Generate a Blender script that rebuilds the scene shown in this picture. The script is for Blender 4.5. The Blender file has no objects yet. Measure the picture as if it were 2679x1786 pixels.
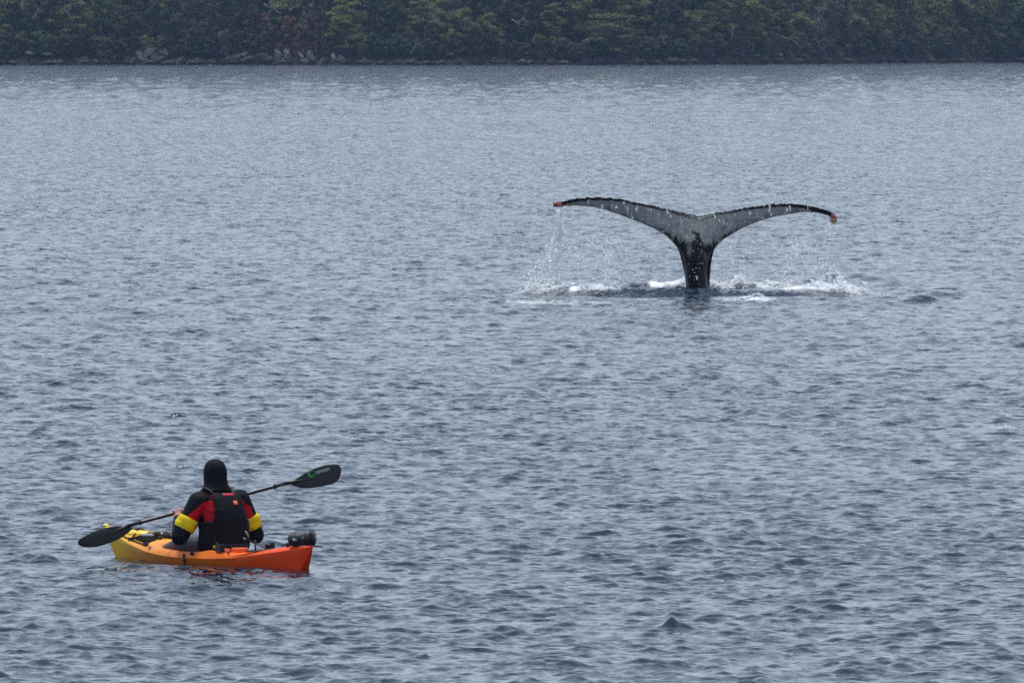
import bpy, bmesh, math, random
import numpy as np
from mathutils import Vector, Matrix, noise as mnoise

random.seed(7); np.random.seed(7)
scn = bpy.context.scene
COL = scn.collection
R = math.radians

# ------------------------------------------------------------------ camera
IMW, IMH = 2679.0, 1786.0          # size of the photograph
FPX = 34000.0                      # focal length in photograph pixels (long telephoto)
CAMH = 5.02                        # eye height above the water, a boat's deck
PITCH = math.atan(823.0 / FPX)     # horizon sits 823 px above the picture's centre
cam_d = bpy.data.cameras.new('camera')
cam = bpy.data.objects.new('camera', cam_d); COL.objects.link(cam)
cam.location = (0, 0, CAMH)
cam.rotation_euler = (math.pi / 2 - PITCH, 0, 0)
cam_d.sensor_width = 36.0
cam_d.lens = 36.0 * FPX / IMW
cam_d.clip_start = 1.0
cam_d.clip_end = 6000.0
cam_d.dof.use_dof = True
cam_d.dof.focus_distance = 140.0
cam_d.dof.aperture_fstop = 26.0
scn.camera = cam

# ------------------------------------------------------------------ sky, sun, exposure
SUN_EL, SUN_AZ = R(74), R(-24)     # azimuth from +Y (away from the camera) towards +X
world = bpy.data.worlds.new('World'); scn.world = world
world.use_nodes = True
nt = world.node_tree; nt.nodes.clear()
wo = nt.nodes.new('ShaderNodeOutputWorld')
bg = nt.nodes.new('ShaderNodeBackground')
sky = nt.nodes.new('ShaderNodeTexSky')
sky.sky_type = 'NISHITA'; sky.sun_disc = False
sky.sun_elevation = SUN_EL; sky.sun_rotation = SUN_AZ
sky.air_density = 1.0; sky.dust_density = .6; sky.ozone_density = 1.5
hsv = nt.nodes.new('ShaderNodeHueSaturation')
hsv.inputs['Saturation'].default_value = 0.55
bg.inputs['Strength'].default_value = 0.09
nt.links.new(sky.outputs[0], hsv.inputs['Color'])
mixc = nt.nodes.new('ShaderNodeMix'); mixc.data_type = 'RGBA'        # thin even cloud over the clear sky
mixc.inputs[0].default_value = .72
mixc.inputs[7].default_value = (5.65, 6.75, 8.35, 1)
nt.links.new(hsv.outputs[0], mixc.inputs[6])
nt.links.new(mixc.outputs[2], bg.inputs['Color'])
nt.links.new(bg.outputs[0], wo.inputs[0])
sun_d = bpy.data.lights.new('sun', 'SUN')
sun_d.energy = 2.2; sun_d.angle = R(14); sun_d.color = (1.0, 0.96, 0.9)
sun = bpy.data.objects.new('sun', sun_d); COL.objects.link(sun)
sdir = Vector((math.sin(SUN_AZ) * math.cos(SUN_EL), math.cos(SUN_AZ) * math.cos(SUN_EL), math.sin(SUN_EL)))
sun.rotation_euler = sdir.to_track_quat('Z', 'Y').to_euler()
sun.location = (0, 0, 50)
scn.view_settings.view_transform = 'Standard'
scn.view_settings.look = 'None'
scn.view_settings.gamma = 1.0
scn.view_settings.exposure = 0.32
scn.cycles.use_denoising = False
scn.cycles.use_adaptive_sampling = False
scn.cycles.denoiser = 'OPENIMAGEDENOISE'
scn.cycles.denoising_input_passes = 'RGB_ALBEDO_NORMAL'
scn.cycles.denoising_prefilter = 'ACCURATE'
scn.cycles.max_bounces = 6
scn.cycles.volume_bounces = 0
scn.cycles.caustics_reflective = False
scn.cycles.caustics_refractive = False

# ------------------------------------------------------------------ helpers
def wpt(px, py, d):
    """world point seen at photograph pixel (px, py), d metres away"""
    x = (px - IMW / 2) / FPX; v = (IMH / 2 - py) / FPX
    c, s = math.cos(PITCH), math.sin(PITCH)
    t = d / (c + v * s)
    return Vector((x * t, d, CAMH + t * (v * c - s)))

def pix(p):
    c, s = math.cos(PITCH), math.sin(PITCH)
    dx, dy, dz = p[0], p[1], p[2] - CAMH
    zc = dy * c - dz * s; yc = dy * s + dz * c
    return (IMW / 2 + FPX * dx / zc, IMH / 2 - FPX * yc / zc)

def tag(o, label=None, cat=None, group=None, kind=None):
    if label: o['label'] = label
    if cat: o['category'] = cat
    if group: o['group'] = group
    if kind: o['kind'] = kind
    return o

def empty(name, loc=(0, 0, 0), rz=0.0):
    o = bpy.data.objects.new(name, None); COL.objects.link(o)
    o.location = loc; o.rotation_euler = (0, 0, rz); o.empty_display_size = 0.3
    return o

class MB:
    def __init__(self): self.v = []; self.f = []; self.m = []
    def add(self, vs, fs, mi=0):
        b = len(self.v); self.v += [tuple(p) for p in vs]
        self.f += [tuple(i + b for i in f) for f in fs]; self.m += [mi] * len(fs)
    def grid(self, rows, closed_u=False, closed_v=False, mi=0):
        n, k = len(rows), len(rows[0]); vs = [p for r in rows for p in r]; fs = []
        for i in range(n if closed_v else n - 1):
            for j in range(k if closed_u else k - 1):
                fs.append((i * k + j, i * k + (j + 1) % k, ((i + 1) % n) * k + (j + 1) % k, ((i + 1) % n) * k + j))
        self.add(vs, fs, mi)
    def tube(self, path, rad, n=6, mi=0, cap=True, flat=1.0):
        path = [Vector(p) for p in path]
        if not hasattr(rad, '__len__'): rad = [rad] * len(path)
        rows = []; up = None
        for i, p in enumerate(path):
            t = (path[min(i + 1, len(path) - 1)] - path[max(i - 1, 0)]).normalized()
            if up is None:
                up = Vector((0, 0, 1)) if abs(t.z) < .9 else Vector((1, 0, 0))
            a = t.cross(up).normalized(); b = a.cross(t).normalized(); up = b
            rows.append([p + (a * math.cos(2 * math.pi * j / n) + b * math.sin(2 * math.pi * j / n) * flat) * rad[i] for j in range(n)])
        b0 = len(self.v); self.grid(rows, closed_u=True, mi=mi)
        if cap:
            self.f.append(tuple(b0 + j for j in range(n))[::-1]); self.m.append(mi)
            e = b0 + (len(path) - 1) * n
            self.f.append(tuple(e + j for j in range(n))); self.m.append(mi)
    def ell(self, c, r, n=14, k=8, mi=0, rot=None):
        rows = []
        for i in range(k + 1):
            th = math.pi * i / k; row = []
            for j in range(n):
                ph = 2 * math.pi * j / n
                p = Vector((r[0] * math.sin(th) * math.cos(ph), r[1] * math.sin(th) * math.sin(ph), r[2] * math.cos(th)))
                if rot is not None: p = rot @ p
                row.append(Vector(c) + p)
            rows.append(row)
        self.grid(rows, closed_u=True, mi=mi)
    def box(self, c, h, rot=None, mi=0):
        vs = []
        for sx in (-1, 1):
            for sy in (-1, 1):
                for sz in (-1, 1):
                    p = Vector((sx * h[0], sy * h[1], sz * h[2]))
                    if rot is not None: p = rot @ p
                    vs.append(Vector(c) + p)
        self.add(vs, [(0, 1, 3, 2), (4, 6, 7, 5), (0, 4, 5, 1), (2, 3, 7, 6), (0, 2, 6, 4), (1, 5, 7, 3)], mi)
    def mesh(self, name, mats, smooth=True, merge=False):
        me = bpy.data.meshes.new(name); me.from_pydata(self.v, [], self.f)
        for m in (mats if isinstance(mats, (list, tuple)) else [mats]): me.materials.append(m)
        if any(self.m): me.polygons.foreach_set('material_index', self.m)
        if merge:
            bm = bmesh.new(); bm.from_mesh(me)
            bmesh.ops.remove_doubles(bm, verts=bm.verts, dist=1e-5)
            bmesh.ops.recalc_face_normals(bm, faces=bm.faces); bm.to_mesh(me); bm.free()
        if smooth: me.polygons.foreach_set('use_smooth', [True] * len(me.polygons))
        me.update(); return me
    def build(self, name, mats, parent=None, smooth=True, merge=False):
        o = bpy.data.objects.new(name, self.mesh(name, mats, smooth, merge)); COL.objects.link(o)
        if parent is not None: o.parent = parent
        return o

def np_mesh(name, V, F, mat, smooth=True, attrs=None):
    """V (n,3) float, F (m,4) or (m,3) int"""
    me = bpy.data.meshes.new(name); n, m, k = len(V), len(F), F.shape[1]
    me.vertices.add(n); me.vertices.foreach_set('co', np.ascontiguousarray(V, np.float32).ravel())
    me.loops.add(m * k); me.loops.foreach_set('vertex_index', np.ascontiguousarray(F, np.int32).ravel())
    me.polygons.add(m); me.polygons.foreach_set('loop_start', np.arange(0, m * k, k, dtype=np.int32))
    me.polygons.foreach_set('use_smooth', np.full(m, smooth, bool))
    for an, av in (attrs or {}).items():
        a = me.attributes.new(an, 'FLOAT', 'POINT'); a.data.foreach_set('value', np.ascontiguousarray(av, np.float32))
    if mat: me.materials.append(mat)
    me.update(calc_edges=True); me.validate()
    return me

# ---- material helper
class Mat:
    def __init__(self, name):
        self.m = bpy.data.materials.new(name); self.m.use_nodes = True
        self.t = self.m.node_tree; self.b = self.t.nodes['Principled BSDF']
    def n(self, typ, **kw):
        x = self.t.nodes.new(typ)
        for k, v in kw.items():
            if k in ('ins',):
                for a, b in v.items(): x.inputs[a].default_value = b
            else: setattr(x, k, v)
        return x
    def l(self, a, b): self.t.links.new(a, b)
    def s(self, **kw):
        for k, v in kw.items(): self.b.inputs[k.replace('_', ' ')].default_value = v
    def obj(self): return self.n('ShaderNodeTexCoord').outputs['Object']
    def noise(self, scale, vec=None, detail=4, rough=.55):
        x = self.n('ShaderNodeTexNoise', ins={'Scale': scale, 'Detail': detail, 'Roughness': rough})
        if vec is not None: self.l(vec, x.inputs['Vector'])
        return x.outputs['Fac']
    def ramp(self, fac, stops):
        x = self.n('ShaderNodeValToRGB'); e = x.color_ramp.elements
        while len(e) < len(stops): e.new(.5)
        for i, (p, c) in enumerate(stops):
            e[i].position = p; e[i].color = (c[0], c[1], c[2], 1) if hasattr(c, '__len__') else (c, c, c, 1)
        self.l(fac, x.inputs['Fac']); return x.outputs['Color']
    def mix(self, fac, a, b, mode='MIX'):
        x = self.n('ShaderNodeMix', data_type='RGBA', blend_type=mode)
        for i, s in ((0, fac), (6, a), (7, b)):
            if hasattr(s, 'is_output'): self.l(s, x.inputs[i])
            else: x.inputs[i].default_value = s if i == 0 else (s[0], s[1], s[2], 1)
        return x.outputs[2]
    def math(self, op, a, b=0.0, clamp=False):
        x = self.n('ShaderNodeMath', operation=op, use_clamp=clamp)
        for i, s in ((0, a), (1, b)):
            if hasattr(s, 'is_output'): self.l(s, x.inputs[i])
            else: x.inputs[i].default_value = s
        return x.outputs[0]
    def bump(self, h, strength=.3, dist=.02):
        x = self.n('ShaderNodeBump', ins={'Strength': strength, 'Distance': dist})
        self.l(h, x.inputs['Height']); self.l(x.outputs[0], self.b.inputs['Normal'])
    def color(self, c): self.l(c, self.b.inputs['Base Color'])
    def attr(self, name): return self.n('ShaderNodeAttribute', attribute_name=name).outputs['Fac']

def plain(name, col, rough=.6, spec=.5, var=.25, scale=30, bump=.15, bdist=.004, metal=0):
    m = Mat(name); m.s(Roughness=rough, Specular_IOR_Level=spec, Metallic=metal)
    f = m.noise(scale, m.obj())
    m.color(m.mix(m.math('MULTIPLY_ADD', f, 1), tuple(c * (1 - var) for c in col), tuple(min(1, c * (1 + var)) for c in col)))
    if bump: m.bump(f, bump, bdist)
    return m.m

def sm(a, b, x):
    t = np.clip((x - a) / (b - a), 0, 1); return t * t * (3 - 2 * t)

def vnoise(x, y, seed=0, oct=1):
    """cheap value noise on numpy arrays"""
    r = np.random.RandomState(seed).rand(256, 256); out = 0; amp = 1; tot = 0
    for o in range(oct):
        xi = np.floor(x).astype(int); yi = np.floor(y).astype(int); fx = x - xi; fy = y - yi
        fx = fx * fx * (3 - 2 * fx); fy = fy * fy * (3 - 2 * fy)
        g = lambda a, b: r[a & 255, b & 255]
        out = out + amp * ((g(xi, yi) * (1 - fx) + g(xi + 1, yi) * fx) * (1 - fy) + (g(xi, yi + 1) * (1 - fx) + g(xi + 1, yi + 1) * fx) * fy)
        tot += amp; amp *= .5; x = x * 2.03 + 17.3; y = y * 2.03 + 9.1
    return out / tot

# ------------------------------------------------------------------ places
WH_D = 243.0
WH_X = (1824 - IMW / 2) / FPX * WH_D
KY = Vector((-2.82, 121.3, 0.0))                    # kayak, mid-length at the waterline
KROT = math.atan2(.840, -.542)                      # its bow points away to the left
KM = Matrix.Translation(KY) @ Matrix.Rotation(KROT, 4, 'Z')
def shore_d(x):                                     # distance of the waterline on the far shore
    return 1704 + 3.0 * np.sin(x * .11) + 1.6 * np.sin(x * .37 + 1) + 118 * sm(12, 75, x)

# ------------------------------------------------------------------ water
def water_material():
    m = Mat('sea water'); m.s(Roughness=.06, IOR=1.333, Specular_IOR_Level=.5)
    oc = m.obj()
    foam = m.attr('foam')
    fn = m.noise(8.0, oc, 8, .85)
    fm = m.math('SUBTRACT', m.math('MULTIPLY', foam, 1.55), fn)
    fm = m.math('MULTIPLY', fm, 2.6, True)
    m.color(m.mix(fm, (.004, .015, .034), (.75, .78, .8)))
    r = m.math('MULTIPLY_ADD', fm, .6); m.t.nodes[-1].inputs[2].default_value = .05
    m.l(r, m.b.inputs['Roughness'])
    # small ripples
    mp = m.n('ShaderNodeMapping'); mp.inputs['Scale'].default_value = (1.0, 1.25, 1.0); mp.inputs['Rotation'].default_value = (0, 0, .35)
    m.l(oc, mp.inputs['Vector'])
    geo = m.n('ShaderNodeNewGeometry')
    tot = geo.outputs['Normal']
    mic = m.attr('micro')
    for sc_, det, st in ((12.0, 3, .95), (4.2, 3, 1.15)):
        nz = m.n('ShaderNodeTexNoise', ins={'Scale': sc_, 'Detail': det, 'Roughness': .6})
        m.l(mp.outputs[0], nz.inputs['Vector'])
        cmb = m.n('ShaderNodeCombineXYZ'); q_ = m.math('MULTIPLY', mic, st); m.l(q_, cmb.inputs[0]); m.l(q_, cmb.inputs[1])
        a = m.n('ShaderNodeVectorMath', operation='SUBTRACT'); m.l(nz.outputs['Color'], a.inputs[0]); a.inputs[1].default_value = (.5, .5, .5)
        b = m.n('ShaderNodeVectorMath', operation='MULTIPLY'); m.l(a.outputs[0], b.inputs[0]); m.l(cmb.outputs[0], b.inputs[1])
        c = m.n('ShaderNodeVectorMath', operation='ADD'); m.l(tot, c.inputs[0]); m.l(b.outputs[0], c.inputs[1]); tot = c.outputs[0]
    nn = m.n('ShaderNodeVectorMath', operation='NORMALIZE'); m.l(tot, nn.inputs[0])
    m.l(nn.outputs[0], m.b.inputs['Normal'])
    return m.m

def ring_h(x_, y_):
    """wave thrown up in a ring round the whale's tail: height, ring radius, angle, unevenness"""
    jig = (vnoise(x_ * 1.1 + 9, y_ * .9 + 5, 21, 3) - .5)
    rad = np.sqrt((x_ / 2.75) ** 2 + ((y_ - .5) / 2.5) ** 2) + jig * .22
    an = np.arctan2((y_ - .5) / 2.5, x_ / 2.75)
    h = .19 - .03 * np.abs(np.cos(an)) ** 2 + .16 * jig + .07 * (vnoise(x_ * 4, y_ * 3, 22, 2) - .5)
    ring = h * np.exp(-((rad - 1.0) / .17) ** 2) - .05 * np.exp(-(rad / .8) ** 2)
    ring = ring + .06 * np.exp(-((rad - 1.75) / .2) ** 2) * (.6 + jig)
    return ring, rad, an, jig

def build_water():
    ds = [-60., -20., 20., 55., 80., 90.]; d = 92.
    while d < 1690:
        ds.append(d); d += .045 if d < 125 else .045 * (d / 125) ** 2
    ds += [1700., 1720., 1760., 1850.]
    ds = np.array(ds)
    NC = 380
    u = np.linspace(-.62, .62, NC + 1)
    wid = np.maximum(ds, 92) * IMW / FPX
    X = u[None, :] * wid[:, None]
    ext = np.array([1.03, 1.1, 1.25, 1.6, 2.4, 4.0])
    half = .62 * wid
    lim = 460.
    left, right = [], []
    for e in ext:
        s = np.minimum(half * e, lim - (4.0 - e)); right.append(s)
    right.append(np.full_like(half, lim)); right = np.array(right).T
    X = np.concatenate([-right[:, ::-1], X, right], 1)
    Y = np.repeat(ds[:, None], X.shape[1], 1)
    nr, nc = X.shape
    dsp = np.gradient(ds)
    dsp = np.maximum(dsp, .05)
    colw = np.zeros(nc); k = right.shape[1]; colw[k:nc - k] = 1
    rng = np.random.RandomState(3)
    NW = 130
    lam = np.exp(np.linspace(math.log(.10), math.log(4.0), NW)) * rng.uniform(.96, 1.04, NW)
    wind = R(-62)                                   # waves run towards the camera and a little to the right
    ang = wind + rng.normal(0, 1, NW) * (.5 + .5 * (lam < .9))
    kx, ky = 2 * math.pi / lam * np.cos(ang), 2 * math.pi / lam * np.sin(ang)
    kk = 2 * math.pi / lam
    slope = .0178 * np.interp(np.log(lam), np.log([.10, .2, .4, .9, 1.6, 4.0]), [1.5, 1.55, .9, .45, .34, .28])
    amp = slope / kk * rng.uniform(.6, 1.4, NW)
    ph = rng.uniform(0, 2 * math.pi, NW)
    Z = np.zeros_like(X); DX = np.zeros_like(X); DY = np.zeros_like(X)
    gust = .5 + 1.06 * vnoise(X / 4. + 40, Y / 16. + 7, 5, 3)
    gust *= .9 + .25 * vnoise(X / 30. + 4, Y / 90. + 3, 9, 2)
    unres = np.zeros(nr)
    for i in range(NW):
        unres += (slope[i] ** 2) / 2 * (1 - sm(1.9, 3.6, lam[i] / dsp) ** 2)
        w = np.maximum(sm(1.9, 3.6, lam[i] / dsp), (.8 if lam[i] > .4 else 0) * sm(180, 420, ds)) * (1 + np.clip(ds - 400, 0, None) / 420.)
        act = np.where(w > .01)[0]
        if not len(act): continue
        a, b = act[0], act[-1] + 1
        th = (kx[i] * X[a:b] + ky[i] * Y[a:b] + ph[i]).astype(np.float32)
        A = (amp[i] * w[a:b, None] * colw[None, :] * (gust[a:b] if lam[i] < 1.6 else 1.0)).astype(np.float32)
        s, c = np.sin(th), np.cos(th)
        Z[a:b] += A * c
        DX[a:b] -= (.9 * math.cos(ang[i])) * A * s; DY[a:b] -= (.9 * math.sin(ang[i])) * A * s
    # sparse steep wavelets
    rw = np.random.RandomState(31)
    def wavelet(x0, y0, hh, wx_, wy_, sk, tent=False):
        r0 = np.searchsorted(ds, y0 - 3.2 * wy_); r1 = np.searchsorted(ds, y0 + 3.2 * wy_)
        if r1 <= r0: return
        sp = wid[r0] / NC * 1.24
        c0 = int((x0 - 3.2 * wx_ + half[r0]) / sp) + k; c1 = int((x0 + 3.2 * wx_ + half[r0]) / sp) + k + 2
        c0, c1 = max(c0, k), min(c1, nc - k)
        if c1 <= c0: return
        xx = (X[r0:r1, c0:c1] - x0) / wx_; yy = (Y[r0:r1, c0:c1] - y0 - sk * (X[r0:r1, c0:c1] - x0)) / wy_
        yy = np.where(yy < 0, yy * 1.25, yy)           # steeper on the lee face
        if tent: Z[r0:r1, c0:c1] += hh * np.exp(-np.abs(xx) ** 1.5) * np.where(yy < 0, np.clip(1 + yy, 0, 1), np.exp(-yy ** 2))
        else: Z[r0:r1, c0:c1] += hh * np.exp(-xx ** 2 - yy ** 2)
    for _ in range(30000):
        y0 = 93 * math.exp(rw.rand() * math.log(7.5)); x0 = rw.uniform(-.61, .61) * y0 * IMW / FPX
        g = rw.rand() ** 3; sc_ = max(1.0, (y0 / 150)) ** 1.2; fd = 1 - float(sm(230, 640, y0))
        wavelet(x0, y0, (.007 + .022 * g + .008 * rw.rand()) * min(sc_, 6) ** .5 * fd, (.035 + .12 * rw.rand() ** 2 + .06 * g) * sc_ ** .6, (.045 + .05 * g + .015 * rw.rand()) * sc_ ** .9, rw.normal(0, .3))
    # calm under the kayak
    cx, sx_ = math.cos(KROT), math.sin(KROT)
    lx = (X - KY.x) * cx + (Y - KY.y) * sx_; ly = -(X - KY.x) * sx_ + (Y - KY.y) * cx
    q = np.sqrt((lx / 2.05) ** 2 + (ly / .5) ** 2); calm = .25 + .75 * sm(.8, 1.5, q)
    near = q < 2
    Z = np.where(near, Z * calm + .02 * (1 - sm(.8, 1.7, q)), Z); DX *= np.where(near, calm, 1); DY *= np.where(near, calm, 1)
    # ring wave thrown up round the whale's tail, smooth slick inside it
    wx, wy = X - WH_X, Y - WH_D
    foam = np.zeros_like(X)
    zone = (np.abs(wx) < 9) & (np.abs(wy) < 16)
    rr, cc = np.where(zone); r0, r1, c0, c1 = rr.min(), rr.max() + 1, cc.min(), cc.max() + 1
    x_, y_ = wx[r0:r1, c0:c1], wy[r0:r1, c0:c1]
    ring, rad, an, jig = ring_h(x_, y_)
    slick = 1 - .72 * np.exp(-(np.maximum(rad - .9, 0) / .5) ** 2)
    Z[r0:r1, c0:c1] = Z[r0:r1, c0:c1] * slick + ring
    DX[r0:r1, c0:c1] *= slick; DY[r0:r1, c0:c1] *= slick
    n2 = vnoise(x_ * 2.2, y_ * 1.1, 33, 4)
    fl = np.exp(-((rad - 1.0) / .16) ** 2) * np.clip(np.abs(np.cos(an)) ** 1.2 + .6 * (np.sin(an) > .1), 0, 1)
    f = .92 * fl * sm(.28, .58, n2 + .1)
    f += .5 * np.exp(-((y_ + 7.0) / 1.5) ** 2) * sm(-4.3, -3.2, x_) * (1 - sm(-1.9, -1.0, x_)) * sm(.3, .6, n2 + .1)
    f += .6 * np.exp(-((y_ + 4.0) / 1.8) ** 2) * np.exp(-((x_ - 1.0) / .75) ** 2) * sm(.3, .6, n2 + .1)
    f += .45 * np.exp(-((y_ + 5.6) / .7) ** 2) * np.exp(-((x_ + .6) / .9) ** 2) * sm(.4, .65, n2)
    foam[r0:r1, c0:c1] = f
    # no face steeper than wind ripples get
    rN = int(np.searchsorted(ds, 420.))
    for _ in range(14):
        gy = np.abs(np.diff(Z[:rN], axis=0)) / np.maximum(np.diff(Y[:rN] + DY[:rN], axis=0), .012)
        bad = np.zeros((rN, nc), bool); st = gy > .41; bad[:-1] |= st; bad[1:] |= st
        av = Z[:rN].copy(); av[1:-1] = .5 * Z[1:rN - 1] + .25 * (Z[:rN - 2] + Z[2:rN])
        ad = DY[:rN].copy(); ad[1:-1] = .5 * DY[1:rN - 1] + .25 * (DY[:rN - 2] + DY[2:rN])
        Z[:rN] = np.where(bad, av, Z[:rN]); DY[:rN] = np.where(bad, ad, DY[:rN])
    for px_, py_, hh, wx_, wy_ in ((2190, 1482, .065, .22, .16), (2050, 1475, .035, .25, .12), (2350, 1050, .05, .22, .2), (2100, 1100, .04, .14, .16), (490, 870, .05, .2, .2), (700, 826, .05, .22, .22), (2420, 790, .13, .26, .42), (2330, 786, .07, .3, .4), (225, 982, .04, .2, .2), (1990, 1780, .04, .13, .1), (1780, 1068, .04, .2, .2), (1590, 1400, .035, .08, .1), (1400, 1040, .04, .2, .2)):
        dd = CAMH * FPX / (py_ - 70); wavelet((px_ - IMW / 2) / FPX * dd, dd, hh, wx_, wy_, .1)
    for px_, py_, hh, wx_, wy_ in ((1757, 1650, .09, .085, .27), (1790, 1652, .04, .12, .14)):
        dd = CAMH * FPX / (py_ - 70); wavelet((px_ - IMW / 2) / FPX * dd, dd, hh, wx_, wy_, .0, True)
    V = np.stack([X + DX, Y + DY, Z], -1).reshape(-1, 3)
    idx = np.arange(nr * nc, dtype=np.int32).reshape(nr, nc)
    F = np.stack([idx[:-1, :-1], idx[:-1, 1:], idx[1:, 1:], idx[1:, :-1]], -1).reshape(-1, 4)
    me = np_mesh('water', V, F, water_material(), True, {'foam': foam.ravel(), 'micro': (np.sqrt(.45 ** 2 + unres / .13 ** 2)[:, None] * (.72 + .56 * vnoise(X / 7. + 3, Y / 45. + 1, 61, 4)) * (1 + 1.5 * sm(180, 480, Y)) * (1 + 1.5 * sm(220, 700, Y) * (vnoise(X / (.0009 * Y + .3) + 9, Y * (700. / np.maximum(Y, 100)) ** 1.0 * .0 + np.log(np.maximum(Y, 50)) * 75 + 2, 77, 3) - .5))).ravel()})
    o = bpy.data.objects.new('water', me); COL.objects.link(o)
    tag(o, 'choppy grey-blue sea water of the channel', 'water', kind='structure')
    print('WATER', nr, nc, len(F), 'rms z', Z.std())
    return ds, X, Z
build_water()

# ------------------------------------------------------------------ far shore: ground
def bank_z(x, e):
    """height of the shore e metres behind its waterline"""
    z = np.interp(e, [-30, -4, 0, 1.2, 3.5, 8, 30, 70, 110, 160], [-4, -1.2, -.05, .75, 1.35, 2.6, 7, 9, 9, 3])
    return z + (vnoise(x * .35 + 50, e * .35 + 20, 11, 3) - .5) * np.interp(e, [-2, 0, 1.5, 10], [0, .5, 1.3, 1.6])

def build_shore():
    m = Mat('dark shore earth and rock'); m.s(Roughness=.9, Specular_IOR_Level=.2)
    oc = m.obj(); a = m.noise(.7, oc, 5); b = m.noise(3.5, oc, 4)
    c1 = m.ramp(a, [(.3, (.012, .010, .009)), (.5, (.022, .016, .013)), (.7, (.036, .026, .021))])
    m.color(m.mix(b, c1, (.022, .018, .014)))
    m.bump(b, .8, .2)
    xs = np.concatenate([np.linspace(-440, -130, 25), np.arange(-125, 125, .6), np.linspace(130, 440, 25)])
    es = np.concatenate([[-30, -10, -4, -2], np.arange(-1, 5, .35), np.arange(5, 30, 1.5), np.arange(30, 165, 8)])
    X, E = np.meshgrid(xs, es); Y = shore_d(X) + E; Z = bank_z(X, E)
    V = np.stack([X, Y, Z], -1).reshape(-1, 3); nr, nc = X.shape
    idx = np.arange(nr * nc).reshape(nr, nc)
    F = np.stack([idx[:-1, :-1], idx[:-1, 1:], idx[1:, 1:], idx[1:, :-1]], -1).reshape(-1, 4)
    o = bpy.data.objects.new('shore_terrain', np_mesh('shore_terrain', V, F, m.m)); COL.objects.link(o)
    tag(o, 'dark rocky bank and hillside of the far shore', 'terrain', kind='structure')
build_shore()

def spx(px):                       # x on the far shore for a photograph column
    x = (px - IMW / 2) / FPX * 1706
    for _ in range(3): x = (px - IMW / 2) / FPX * float(shore_d(np.array(x)))
    return x
def sz(px, py, e=0):               # height seen at a photograph pixel, e metres behind the waterline
    return wpt(px, py, float(shore_d(np.array(spx(px)))) + e).z

# ------------------------------------------------------------------ far shore: trees
def leaf_mat(name, lo, mid, hi):
    m = Mat(name); m.s(Roughness=.75, Specular_IOR_Level=.25)
    inf = m.n('ShaderNodeObjectInfo').outputs['Random']
    n = m.noise(.55, m.obj(), 3)
    n2 = m.noise(4.0, m.obj(), 2)
    f = m.math('ADD', m.math('MULTIPLY', n, .65), m.math('MULTIPLY', n2, .35))
    c = m.ramp(f, [(.36, lo), (.5, mid), (.66, hi)])
    hs = m.n('ShaderNodeHueSaturation'); m.l(c, hs.inputs['Color'])
    v = m.math('MULTIPLY_ADD', inf, .9); m.t.nodes[-1].inputs[2].default_value = .6
    m.l(v, hs.inputs['Value']); h = m.math('MULTIPLY_ADD', inf, .03); m.t.nodes[-1].inputs[2].default_value = .487
    m.l(h, hs.inputs['Hue']); m.color(hs.outputs[0])
    return m.m
LEAF = {
    'olive': leaf_mat('olive foliage', (.048, .055, .018), (.105, .108, .033), (.175, .165, .05)),
    'dark': leaf_mat('dark evergreen foliage', (.024, .038, .020), (.050, .066, .030), (.088, .10, .042)),
    'bright': leaf_mat('yellow-green foliage', (.075, .095, .02), (.14, .16, .035), (.2, .205, .055)),
    'rust': leaf_mat('rust-brown foliage', (.06, .028, .018), (.13, .058, .038), (.19, .09, .055)),
    'grey': leaf_mat('grey-brown bare twigs', (.05, .045, .038), (.085, .075, .066), (.125, .11, .10)),
}
BARK = plain('mossy grey bark', (.075, .066, .055), .9, .2, .35, 3, .5, .05)
DEADW = plain('bleached dead wood', (.22, .195, .17), .85, .2, .3, 4, .4, .03)

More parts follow.
